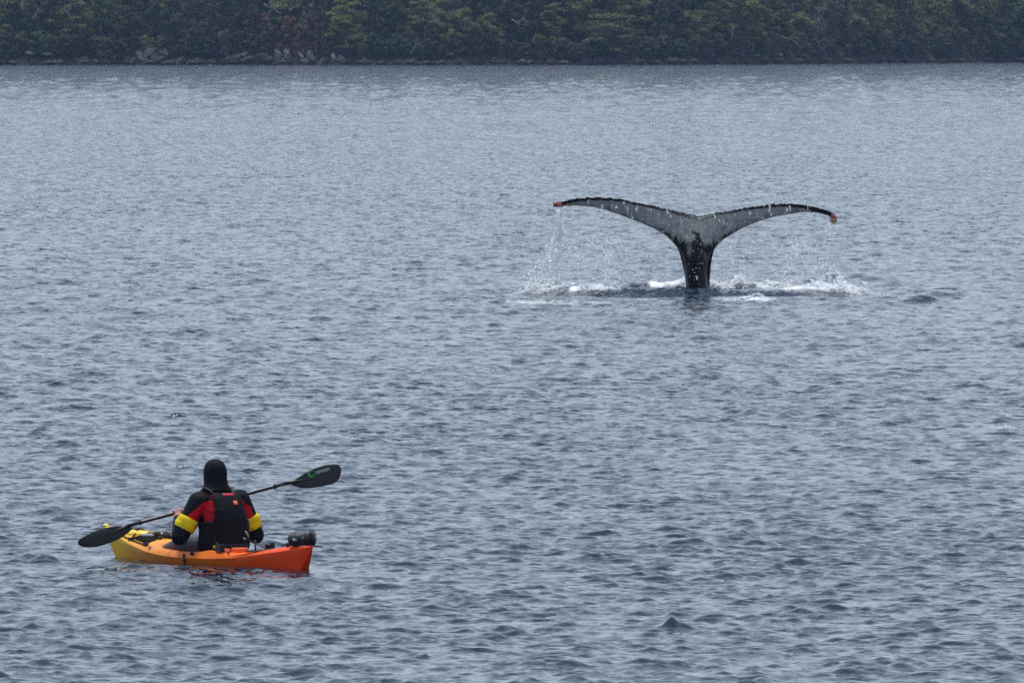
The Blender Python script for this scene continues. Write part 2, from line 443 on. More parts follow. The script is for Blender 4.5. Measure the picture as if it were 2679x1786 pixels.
def crown_mesh(seed, h, r, style, base, nleaf):
    """thousands of leaf-sized faces gathered in pads along the limbs"""
    rg = np.random.RandomState(seed); P = []; S = []; N = []
    npad = {'layered': 30, 'dome': 34, 'shrub': 22, 'column': 30}[style]
    pads = []
    for i in range(npad):
        t = (i + rg.rand()) / npad
        z = base + (h - base) * t
        if style == 'layered': rr = r * (1.0 - .72 * t ** 1.6) * (.55 + .45 * rg.rand())
        elif style == 'dome': rr = r * math.sqrt(max(.04, 1 - (2 * t - .85) ** 2 / 1.4)) * (.45 + .55 * rg.rand())
        elif style == 'column': rr = r * (1 - .6 * t) * (.4 + .6 * rg.rand())
        else: rr = r * (1 - .45 * t) * (.3 + .7 * rg.rand())
        a = rg.rand() * 2 * math.pi + i * 2.4
        c = np.array([rr * math.cos(a), rr * math.sin(a), z - .14 * rr])
        if style == 'layered': e = np.array([.42 * r, .42 * r, .16 * r]) * (.6 + .6 * rg.rand())
        elif style == 'dome': e = np.array([.36 * r, .36 * r, .27 * r]) * (.6 + .6 * rg.rand())
        else: e = np.array([.3 * r, .3 * r, .34 * r]) * (.6 + .6 * rg.rand())
        pads.append((c, e)); k = int(nleaf / npad)
        u = rg.normal(size=(k, 3)); u /= np.linalg.norm(u, axis=1)[:, None]
        u[:, 2] = np.where(u[:, 2] < -.35, -u[:, 2], u[:, 2])
        rad = rg.rand(k) ** .35
        p = c + u * e * rad[:, None]
        P.append(p); S.append(rg.uniform(.16, .36, k) * (1.0 if style != 'shrub' else .7))
        n = u * .7 + np.array([0, 0, .55]) + rg.normal(size=(k, 3)) * .45; N.append(n / np.linalg.norm(n, axis=1)[:, None])
    P = np.concatenate(P); S = np.concatenate(S); N = np.concatenate(N); k = len(P)
    T = np.cross(N, rg.normal(size=(k, 3))); T /= np.linalg.norm(T, axis=1)[:, None]; B = np.cross(N, T)
    l = S[:, None] * .62; w = S[:, None] * .38
    V = np.stack([P - T * l, P + B * w - N * .03, P + T * l, P - B * w - N * .03], 1).reshape(-1, 3)
    F = np.arange(4 * k).reshape(k, 4)
    return V, F, pads

def trunk_mb(seed, h, r, pads, base):
    rg = random.Random(seed); mb = MB()
    lean = (rg.uniform(-.08, .08), rg.uniform(-.08, .08))
    path = [Vector((lean[0] * z + .1 * math.sin(z * .9 + seed), lean[1] * z + .1 * math.cos(z * .8), z)) for z in np.linspace(-.8, h * .86, 9)]
    mb.tube(path, [.22 * (h / 9) * (1 - .85 * i / 8) + .02 for i in range(9)], 7)
    for c, e in pads[::2]:
        z0 = max(.4, c[2] - .35 * math.hypot(c[0], c[1]) - .2); k = min(8, max(0, int((z0 + .8) / (h * .86 + .8) * 8)))
        p0 = path[k]; p1 = Vector(c); mid = (p0 + p1) / 2 + Vector((rg.uniform(-.2, .2), rg.uniform(-.2, .2), rg.uniform(.0, .35)))
        mb.tube([p0, mid, p1], [.075, .05, .018], 5, cap=False)
    return mb

PROTO = {}
def proto(key, seed, h, r, style, base, nleaf, leaf):
    V, F, pads = crown_mesh(seed, h, r, style, base, nleaf)
    cm = np_mesh('crown', V, F, LEAF[leaf], False)
    PROTO[key] = (cm, trunk_mb(seed, h, r, pads, base).mesh('trunk', BARK))
proto('olive_layered', 1, 9.0, 3.3, 'layered', 1.6, 4200, 'olive')
proto('olive_layered_b', 2, 8.0, 3.6, 'layered', 1.2, 4200, 'olive')
proto('dark_dome', 3, 9.0, 3.0, 'dome', 1.3, 4600, 'dark')
proto('dark_column', 4, 10.5, 2.4, 'column', 1.2, 4200, 'dark')
proto('olive_dome', 5, 7.0, 2.7, 'dome', .9, 4200, 'olive')
proto('bright_dome', 6, 6.5, 2.3, 'dome', .9, 3600, 'bright')
proto('bright_layered', 7, 8.5, 2.8, 'layered', 1.5, 3600, 'bright')
proto('rust_shrub', 8, 4.4, 1.5, 'shrub', .3, 2600, 'rust')
proto('grey_shrub', 9, 4.2, 1.7, 'shrub', .4, 1500, 'grey')
proto('olive_shrub', 10, 3.6, 1.6, 'shrub', .25, 2200, 'olive')
proto('dark_shrub', 11, 3.4, 1.7, 'dome', .3, 2400, 'dark')
KIND = {
    'olive_layered': ('tree', 'olive-green tree with flat layered foliage in the far shore forest', 'tree'),
    'olive_layered_b': ('tree', 'olive-green tree with flat layered foliage in the far shore forest', 'tree'),
    'dark_dome': ('tree', 'dark evergreen tree with a rounded crown in the far shore forest', 'tree'),
    'dark_column': ('tree', 'narrow dark evergreen tree in the far shore forest', 'tree'),
    'olive_dome': ('tree', 'low olive-green tree with a rounded crown in the far shore forest', 'tree'),
    'bright_dome': ('tree', 'rounded yellow-green tree standing out from the dark far forest', 'tree'),
    'bright_layered': ('tree', 'tall layered yellow-green tree standing out from the dark far forest', 'tree'),
    'rust_shrub': ('shrub', 'rust-brown shrub at the foot of the far shore forest', 'shrub'),
    'grey_shrub': ('shrub', 'grey leafless twiggy shrub at the edge of the far shore forest', 'shrub'),
    'olive_shrub': ('shrub', 'small olive-green shrub overhanging the far shore bank', 'shrub'),
    'dark_shrub': ('shrub', 'small dark green shrub overhanging the far shore bank', 'shrub'),
}
def plant(key, x, e, sc=1.0, label=None, group=None, rz=None, sq=1.0):
    nm, lab, cat = KIND[key]; cm, tm = PROTO[key]
    y = float(shore_d(np.array(x))) + e
    z = float(bank_z(np.array([x]), np.array([e]))[0])
    r = empty(nm, (x, y, z), random.uniform(0, 6.28) if rz is None else rz)
    r.scale = (sc * sq, sc * sq, sc)
    for n_, me in (('trunk', tm), ('crown', cm)):
        o = bpy.data.objects.new(n_, me); COL.objects.link(o); o.parent = r
    tag(r, label or lab, cat, group or (None if label else lab.replace('tree', 'trees', 1).replace('shrub', 'shrubs', 1)))
    return r

def build_forest():
    rg = random.Random(12)
    # trees one can single out
    plant('bright_layered', spx(898), 3.6, .98, 'tall bright olive tree whose sharp edge borders a dark gap', sq=.85)
    plant('olive_dome', spx(1232), 2.2, .62, 'small rounded olive tree standing before the darkest forest gap', sq=1.05)
    plant('olive_layered_b', spx(1590), 2.2, .72, 'broad layered olive tree spreading over the dark bank', sq=1.35)
    plant('bright_dome', spx(2398), 4.2, .55, 'small bright yellow-green shrub tree among grey twigs')
    plant('bright_dome', spx(262), 2.2, .42, 'small bright yellow-green bush above the shore rocks')
    for px, e, s_ in ((720, 2.6, .95), (760, 3.2, 1.15), (795, 2.4, .9), (818, 3.4, 1.1), (845, 2.4, .95), (872, 2.0, .62), (700, 4.0, 1.2), (650, 3.4, .7)):
        plant('rust_shrub', spx(px), e, s_, 'rust-brown shrub above the pale upright shore rocks', 'rust-brown shrubs above the pale rocks')
    # front fringe of shrubs
    px = -120
    while px < 2800:
        dark = 930 < px < 1180 or 1270 < px < 1480
        k = rg.choice(['dark_shrub', 'dark_shrub', 'olive_shrub'] if dark else ['olive_shrub', 'dark_shrub', 'grey_shrub', 'olive_shrub', 'dark_shrub'])
        if not (690 < px < 885): plant(k, spx(px), rg.uniform(1.3, 3.0), rg.uniform(.5, .95))
        px += rg.uniform(22, 44)
    # rows of trees up the slope
    for row, (e0, e1, step, smin, smax) in enumerate(((3.8, 6.0, 58, .62, .9), (7, 11, 60, .8, 1.1), (13, 18, 75, .9, 1.25), (22, 30, 100, 1.0, 1.35))):
        px = -200
        while px < 2880:
            right = px > 1800
            if row == 0 and (925 < px < 1060): ks = ['dark_column', 'dark_dome']
            elif right: ks = ['olive_layered', 'olive_layered_b', 'dark_dome', 'olive_dome', 'dark_column', 'bright_layered', 'grey_shrub']
            elif px > 930: ks = ['dark_dome', 'dark_column', 'dark_dome', 'olive_layered', 'olive_layered_b', 'olive_dome']
            else: ks = ['olive_layered', 'olive_dome', 'dark_dome', 'olive_layered_b', 'dark_column', 'grey_shrub', 'bright_layered']
            if not (row == 0 and (690 < px < 885 or 1500 < px < 1680)):
                plant(rg.choice(ks), spx(px), rg.uniform(e0, e1), rg.uniform(smin, smax))
            px += step * rg.uniform(.7, 1.3)
build_forest()

# ------------------------------------------------------------------ far shore: rocks and dead wood
PALE = plain('pale lichened rock', (.125, .12, .112), .9, .2, .6, 1.3, .9, .2)
DARKR = plain('dark wet shore rock', (.026, .02, .018), .7, .3, .5, 1.5, .9, .2)
BROWNR = plain('brown shore rock', (.045, .031, .026), .85, .2, .5, 1.3, .9, .2)
def rock_mesh(name, seed, mat):
    bm = bmesh.new(); bmesh.ops.create_icosphere(bm, subdivisions=3, radius=1)
    off = Vector((seed * 7.1, seed * 3.3, 0))
    for v in bm.verts:
        n = v.co.normalized(); q = .55 * mnoise.noise(n * 1.3 + off) + .3 * mnoise.noise(n * 3.1 + off) + .1 * mnoise.noise(n * 7 + off)
        v.co = n * (1 + q)
        if v.co.z < -.5: v.co.z = -.5
    me = bpy.data.meshes.new(name); bm.to_mesh(me); bm.free(); me.materials.append(mat); return me
RM = {k: [rock_mesh('shore_rock', i + j * 10, m_) for i in range(4)] for j, (k, m_) in enumerate((('pale', PALE), ('dark', DARKR), ('brown', BROWNR)))}
def rock(kind, px, py, w, h, e, label, group, tilt=0):
    """w, h half-sizes in metres; (px, py) where its middle is seen"""
    x = spx(px); y = float(shore_d(np.array(x))) + e
    o = bpy.data.objects.new('shore_rock', random.choice(RM[kind])); COL.objects.link(o)
    o.location = (x, y, sz(px, py, e)); o.scale = (w, max(w, h) * .8, h); o.rotation_euler = (0, tilt, random.uniform(-.6, .6))
    tag(o, label, 'rock', group); return o
def build_rocks():
    rg = random.Random(5)
    for px, py, w, h in ((366, 144, .5, .45), (388, 141, .7, .75), (405, 138, .6, .6), (428, 139, .75, .55), (378, 156, .8, .6), (415, 155, 1.0, .7)):
        rock('pale', px, py, w, h, 1.1, 'pale grey boulder in the cluster under the olive trees', 'pale boulders clustered on the far bank')
    for px, py, w, h in ((640, 143, .7, .3), (672, 145, .9, .3), (690, 146, .55, .3), (622, 146, .5, .25)):
        rock('pale', px, py, w, h, .9, 'low flat pale ledge rock below the rust-brown shrubs', 'flat pale ledge rocks on the far bank')
    for px, py, w, h, t in ((728, 151, .33, 1.0, -.2), (752, 151, .42, 1.0, -.25), (792, 156, .3, .9, -.5), (815, 153, .38, 1.0, -.3), (875, 157, .33, .8, -.3), (895, 158, .3, .7, -.5)):
        rock('pale', px, py, w, h, .7, 'pale upright slab of rock at the waterline under rust-brown shrubs', 'pale upright rock slabs at the far waterline', t)
    for px, py, w, h in ((295, 157, .5, .55), (330, 158, .6, .5), (655, 160, 1.6, .9), (600, 161, 1.3, .7), (700, 160, 1.0, .7)):
        rock('brown', px, py, w, h, .7, 'brown rounded rock beside the pale rocks at the waterline', 'brown rocks beside the pale rocks')
    for px, py, w, h in ((1180, 143, .35, .16), (1934, 144, .7, .25), (2040, 145, .5, .22), (1980, 147, .7, .2), (2100, 147, .7, .2), (80, 141, .6, .28), (125, 143, .7, .22)):
        rock('pale', px, py, w, h, 1.5, 'small pale flat stone lying on the dark far bank', 'small pale stones on the dark bank')
    for px in range(1660, 2700, 42):
        rock('brown', px + rg.uniform(-15, 15), 163 - (px - 1660) * .004, rg.uniform(.5, 1.1), rg.uniform(.3, .6), rg.uniform(.3, .8), 'reddish brown low rock along the far waterline', 'reddish low rocks along the far waterline')
    for px in range(-40, 1680, 40):
        rock('dark', px + rg.uniform(-15, 15), 166, rg.uniform(.5, 1.2), rg.uniform(.3, .75), rg.uniform(.2, .7), 'dark wet rock along the far waterline under the trees', 'dark wet rocks along the far waterline')
build_rocks()

def dead_tree(px, py, e, ln, ang, label, seed, r=.085):
    rg = random.Random(seed); x = spx(px); d = float(shore_d(np.array(x))) + e
    mb = MB()
    def limb(p, a, l, r0, depth):
        pts = [p]; k = 5
        for i in range(k):
            a += rg.uniform(-.4, .4); p = p + Vector((math.cos(a), rg.uniform(-.3, .3), math.sin(a))) * l / k; pts.append(p)
        mb.tube(pts, [r0 * (1 - .75 * i / k) for i in range(k + 1)], 5)
        if depth:
            for j in range(2): limb(pts[rg.randint(2, 4)], a + rg.choice([-1, 1]) * rg.uniform(.5, 1.1), l * .5, r0 * .55, depth - 1)
    limb(Vector((0, 0, 0)), ang, ln, r, 2)
    o = mb.build('dead_branch', DEADW); o.location = (x, d, sz(px, py, e)); tag(o, label, 'branch', 'bleached dead branches in the far forest')
for i, (px, py, ln, ang) in enumerate(((1338, 52, 1.6, -.3), (1368, 48, 1.6, -.7), (1122, 60, 1.6, .3), (1590, 64, .9, .8), (1072, 140, 2.0, .9), (572, 98, 1.0, 1.9), (735, 38, 2.0, 2.2), (755, 30, 1.8, .8),
        (690, 10, 1.6, -.8), (1640, 60, .7, 1.8), (2045, 95, 2.6, -.4), (2130, 100, 2.2, -.5), (2350, 104, 1.4, -.3), (2420, 50, 1.8, -.9), (190, 60, 2.4, 1.6), (85, 52, 1.8, 1.5), (1912, 105, 1.8, .9), (2140, 60, 2.4, 1.5), (1740, 118, 1.2, 1.9), (700, 70, 1.4, 1.4))):
    dead_tree(px, py, .9 if py > 80 else 1.3, ln, ang, 'bleached twisted dead branch among the dark far forest', 40 + i)

# ------------------------------------------------------------------ whale's tail
def build_whale():
    S_ = WH_D / FPX
    def cv(pts): return [(((1280 + x / 2.4) - 1824) * S_, wpt(1280 + x / 2.4, 480 + y / 2.4, WH_D).z) for x, y in pts]
    up = cv([(403, 133), (430, 122), (470, 113), (520, 100), (600, 90), (680, 87), (760, 92), (850, 103), (950, 125), (1050, 145), (1150, 168), (1230, 185), (1285, 198), (1312, 208),
             (1340, 201), (1400, 190), (1500, 170), (1600, 153), (1700, 140), (1800, 130), (1880, 127), (1960, 133), (2040, 147), (2100, 163), (2150, 182), (2176, 200)])
    lo = cv([(406, 140), (440, 148), (480, 142), (560, 140), (640, 147), (720, 162), (800, 190), (880, 220), (960, 250), (1040, 285), (1100, 320), (1140, 355), (1180, 400), (1205, 450), (1220, 500), (1228, 560), (1235, 620), (1240, 680), (1232, 850),
             (1390, 850), (1380, 680), (1375, 620), (1370, 560), (1375, 500), (1395, 440), (1430, 390), (1470, 350), (1530, 315), (1600, 275), (1700, 235), (1800, 207), (1900, 190), (1980, 180), (2050, 183), (2110, 195), (2150, 214), (2170, 208)])
    def resample(p, ts):
        p = np.array(p); s = np.concatenate([[0], np.cumsum(np.hypot(*np.diff(p, axis=0).T))]); s /= s[-1]
        # smooth by Catmull-like interpolation on a dense polyline
        return np.stack([np.interp(ts, s, p[:, 0]), np.interp(ts, s, p[:, 1])], 1)
    NU, NV = 300, 36
    a = np.linspace(0, 1, NU)
    # correspondence: equal shares of both edges, with the stock end opposite the notch
    U = resample(up, a)
    L = resample(lo, .5 + .5 * np.sign(a - .5) * (np.abs(2 * a - 1) ** .82))
    k = np.array([.25, .5, .25])
    for _ in range(2):
        for c in range(2):
            L[1:-1, c] = np.convolve(L[:, c], k, 'valid')
    # ragged trailing edge
    rg = np.random.RandomState(4)
    jag = np.convolve(rg.normal(size=NU), [.3, .4, .3], 'same') * .011 * sm(0, .08, a) * sm(0, .08, 1 - a)
    U[:, 1] += jag
    lo_np = np.array(lo)
    left = lo_np[:19]; right = lo_np[19:][::-1]
    zs_l, xs_l = left[6:, 1][::-1], left[6:, 0][::-1]
    order = np.argsort(right[:, 1]); zs_r, xs_r = right[:, 1][order], right[:, 0][order]
    v = np.linspace(0, 1, NV)
    X = U[:, None, 0] * (1 - v) + L[:, None, 0] * v; Z = U[:, None, 1] * (1 - v) + L[:, None, 1] * v
    # thickness of the fluke blade across its chord
    chord = np.hypot(U[:, 0] - L[:, 0], U[:, 1] - L[:, 1])[:, None]
    vv = 1 - v[None, :]
    q = 1 - v                                        # 0 at the leading edge, 1 at the trailing edge
    foil = 2.6 * (.2969 * np.sqrt(q) - .126 * q - .3516 * q ** 2 + .2843 * q ** 3 - .1015 * q ** 4)
    tf = np.minimum(chord, .75) * .19 * np.clip(foil, 0, None)[None, :]
    # thick oval stock
    xl = np.interp(Z, zs_l, xs_l); xr = np.interp(Z, zs_r, xs_r)
    xc, hw = (xl + xr) / 2, np.maximum((xr - xl) / 2, .02)
    el = np.sqrt(np.clip(1 - ((X - xc) / hw) ** 2, 0, 1))
    zb = 1.05                                        # height where the stock melts into the flukes
    up_w = 1 - sm(.55, 1.75, Z)
    ts = .36 * el * np.minimum(hw / .25, 1.15) ** .3 * up_w
    ridge = .05 * np.exp(-((X - xc) / .05) ** 2) * (1 - sm(.7, 1.5, Z)) * el
    t = np.sqrt(tf ** 2 * sm(.1, .7, Z) + ts ** 2)
    t[:, 0] = 0; t[:, -1] = 0; t[0] = 0; t[-1] = 0
    Yc = .05 * X ** 2 - .12 * np.clip(Z - .9, 0, None)     # flukes sweep back a little, blade leans to the viewer
    Yf = Yc - t * 1.05 - ridge; Yb = Yc + t * .95
    front = np.stack([X, Yf, Z], -1); back = np.stack([X, Yb, Z], -1)
    # markings of the skin
    n1 = vnoise(X * 9 + 20, Z * 9, 3, 4); n2 = vnoise(X * 26 + 20, Z * 10, 8, 3)
    zline = .92 + .27 * np.abs(X) + (n1 - .5) * .22 + (n2 - .5) * .30
    dark = 1 - sm(-.03, .05, Z - zline)
    stripe = (np.abs(X + .02 + (n1 - .5) * .12) < .035 + .10 * (1 - sm(.9, 1.2, Z)) + .05 * (n2 - .5)) & (Z < 1.14 + .1 * n2)
    star = (np.abs(Z - 1.16 - .03 * (n2 - .5)) < .03) & (np.abs(X + .02) < .14 * n1 + .03)
    dark = np.maximum(dark, np.maximum(stripe, star) * .95)
    n3 = vnoise(X * 6 + 7, Z * 8 + 3, 15, 4); n4 = vnoise(X * 40 + 7, Z * 40 + 3, 16, 2)
    dark = np.maximum(dark, sm(.60, .74, n3 + .12 * (n4 - .5)) * .7 * (1 - sm(.05, .45, Z - zline)))
    dark = np.maximum(dark, sm(.74, .84, n4) * .5 * sm(.4, .6, n1))
    pale = sm(.5, .72, n2) * sm(.05, .12, np.abs(X + .03)) * (1 - sm(.18, .26, np.abs(X + .03))) * sm(.55, .85, Z) * (1 - sm(1.0, 1.2, Z))
    dark = dark * (1 - .6 * pale)
    dt = (U[:, None, 1] - Z)                         # distance below the trailing edge
    dark = np.maximum(dark, 1 - sm(.045, .07, dt + (n2 - .5) * .02))
    dl = np.abs(chord * (1 - v[None, :]))
    dark = np.maximum(dark, (1 - sm(.015, .035, dl)) * .8 * (1 - sm(1.0, 1.6, np.abs(X))))
    db = np.ones_like(dark)
    V = np.concatenate([front.reshape(-1, 3), back.reshape(-1, 3)])
    idx = np.arange(NU * NV).reshape(NU, NV); o2 = NU * NV
    F1 = np.stack([idx[:-1, :-1], idx[:-1, 1:], idx[1:, 1:], idx[1:, :-1]], -1).reshape(-1, 4)
    F2 = (F1 + o2)[:, ::-1]
    m = Mat('wet whale skin'); m.s(Roughness=.34, Specular_IOR_Level=.12)
    oc = m.obj(); d = m.attr('dark')
    nn = m.noise(14, oc, 6, .65); ns = m.noise(2.2, oc, 3)
    white = m.mix(ns, (.19, .205, .205), (.29, .305, .30))
    sx_ = m.n('ShaderNodeSeparateXYZ'); m.l(oc, sx_.inputs[0])
    tipf = m.math('MULTIPLY', m.math('ABSOLUTE', sx_.outputs[0]), .42, True)
    white = m.mix(tipf, m.mix(ns, (.29, .295, .285), (.43, .43, .41)), m.mix(ns, (.16, .175, .18), (.28, .29, .29)))
    mpv = m.n('ShaderNodeMapping'); mpv.inputs['Scale'].default_value = (9, 9, 1.6); m.l(oc, mpv.inputs['Vector'])
    vs = m.noise(1.0, mpv.outputs[0], 4, .6)
    white = m.mix(m.math('MULTIPLY', m.math('SUBTRACT', vs, .42, True), 2.2, True), white, (.12, .13, .135))
    white = m.mix(m.math('MULTIPLY', nn, .45), white, (.15, .165, .17))
    blk = m.mix(nn, (.003, .0035, .006), (.009, .010, .014))
    m.color(m.mix(d, white, blk)); m.bump(nn, .15, .01)
    me = np_mesh('whale', V, np.concatenate([F1, F2]), m.m, True, {'dark': np.concatenate([dark.ravel(), db.ravel()])})
    bm = bmesh.new(); bm.from_mesh(me); bmesh.ops.remove_doubles(bm, verts=bm.verts, dist=1e-4)
    bmesh.ops.recalc_face_normals(bm, faces=bm.faces); bm.to_mesh(me); bm.free()
    o = bpy.data.objects.new('whale', me); COL.objects.link(o); o.location = (WH_X, WH_D, 0)
    tag(o, 'diving humpback whale with only its raised black and grey tail flukes out of the water', 'whale')
    bmat = plain('reddish barnacles', (.24, .10, .07), .8, .3, .5, 40, .6, .01)
    for k_, (cx, cz, sx) in enumerate(((up[0][0] + .03, (up[0][1] + lo[0][1]) / 2, 1), (up[-1][0] - .02, up[-1][1] - .02, -1))):
        mb = MB(); rg2 = random.Random(k_)
        for i in range(34):
            u_ = rg2.uniform(-.02, .15) if k_ == 0 else rg2.uniform(-.03, .06)
            p = Vector((cx + sx * u_, .05 * cx ** 2 - .09 + rg2.uniform(-.05, .05), cz + rg2.uniform(-.03, .03) + (-.0 if k_ == 0 else -rg2.uniform(0, .11))))
            mb.ell(p, [rg2.uniform(.016, .034)] * 3, 7, 5)
        mb.build('barnacle_cluster', bmat, o)
    return o
whale = build_whale()

# ------------------------------------------------------------------ white water and drops at the whale
def foamy(name, lo, hi, rough):
    """froth and drops: light passes through as well as bounces back"""
    m = Mat(name); m.s(Roughness=rough, IOR=1.333)
    c = m.mix(m.noise(6, m.obj()), lo, hi); m.color(c)
    tr = m.n('ShaderNodeBsdfTranslucent'); m.l(c, tr.inputs['Color'])
    mx = m.n('ShaderNodeMixShader', ins={0: .5}); m.l(m.b.outputs[0], mx.inputs[1]); m.l(tr.outputs[0], mx.inputs[2])
    m.l(mx.outputs[0], m.t.nodes['Material Output'].inputs['Surface']); return m.m
FOAM = foamy('white water', (.86, .9, .93), (.95, .96, .97), .5)
DROP = Mat('water drops'); DROP.s(Roughness=.12, IOR=1.333, Transmission_Weight=1.0)
DROP.color(DROP.mix(DROP.noise(9, DROP.obj()), (.93, .96, .98), (1, 1, 1))); DROP = DROP.m
def blobs(name, P, S, mat, stretch=None, seed=0, flake=False):
    """many small faceted drops in one mesh"""
    g = (1 + 5 ** .5) / 2
    iv = np.array([(-1, g, 0), (1, g, 0), (-1, -g, 0), (1, -g, 0), (0, -1, g), (0, 1, g), (0, -1, -g), (0, 1, -g), (g, 0, -1), (g, 0, 1), (-g, 0, -1), (-g, 0, 1)]) / math.hypot(1, g)
    fv = np.array([(0, 11, 5), (0, 5, 1), (0, 1, 7), (0, 7, 10), (0, 10, 11), (1, 5, 9), (5, 11, 4), (11, 10, 2), (10, 7, 6), (7, 1, 8), (3, 9, 4), (3, 4, 2), (3, 2, 6), (3, 6, 8), (3, 8, 9), (4, 9, 5), (2, 4, 11), (6, 2, 10), (8, 6, 7), (9, 8, 1)])
    rg = np.random.RandomState(seed); P = np.array(P); S = np.array(S); n = len(P)
    st = np.ones((n, 3)) if stretch is None else np.array(stretch)
    if flake:                                        # torn open films of froth
        k_ = 6; an = np.arange(k_) / k_ * 2 * math.pi
        r_ = rg.uniform(.6, 1.35, (n, k_)); L3 = np.zeros((n, k_ + 1, 3)); L3[:, :k_, 0] = r_ * np.cos(an); L3[:, :k_, 1] = r_ * np.sin(an)
        L3[:, :k_, 2] = rg.uniform(-.5, .1, (n, k_)); L3[:, k_, 2] = .35
        N = rg.normal(size=(n, 3)) * .75 + np.array([0, 0, .8]); N /= np.linalg.norm(N, axis=1)[:, None]
        A = np.cross(N, rg.normal(size=(n, 3))); A /= np.linalg.norm(A, axis=1)[:, None]; Bv = np.cross(N, A)
        V = P[:, None, :] + S[:, None, None] * st[:, None, :] * 1.25 * (L3[:, :, :1] * A[:, None] + L3[:, :, 1:2] * Bv[:, None] + L3[:, :, 2:] * N[:, None])
        fv = np.array([(j, (j + 1) % k_, k_) for j in range(k_)]); F = (fv[None] + (k_ + 1) * np.arange(n)[:, None, None]).reshape(-1, 3)
        o = bpy.data.objects.new(name, np_mesh(name, V.reshape(-1, 3), F, mat, True)); COL.objects.link(o); return o
    st = np.ones((n, 3)) if stretch is None else np.array(stretch)
    V = (iv[None] * (1 + rg.normal(0, .18, (n, 12, 1)))) * (S[:, None] * st)[:, None, :] + P[:, None, :]
    F = (fv[None] + 12 * np.arange(n)[:, None, None]).reshape(-1, 3)
    o = bpy.data.objects.new(name, np_mesh(name, V.reshape(-1, 3), F, mat, True)); COL.objects.link(o)
    return o

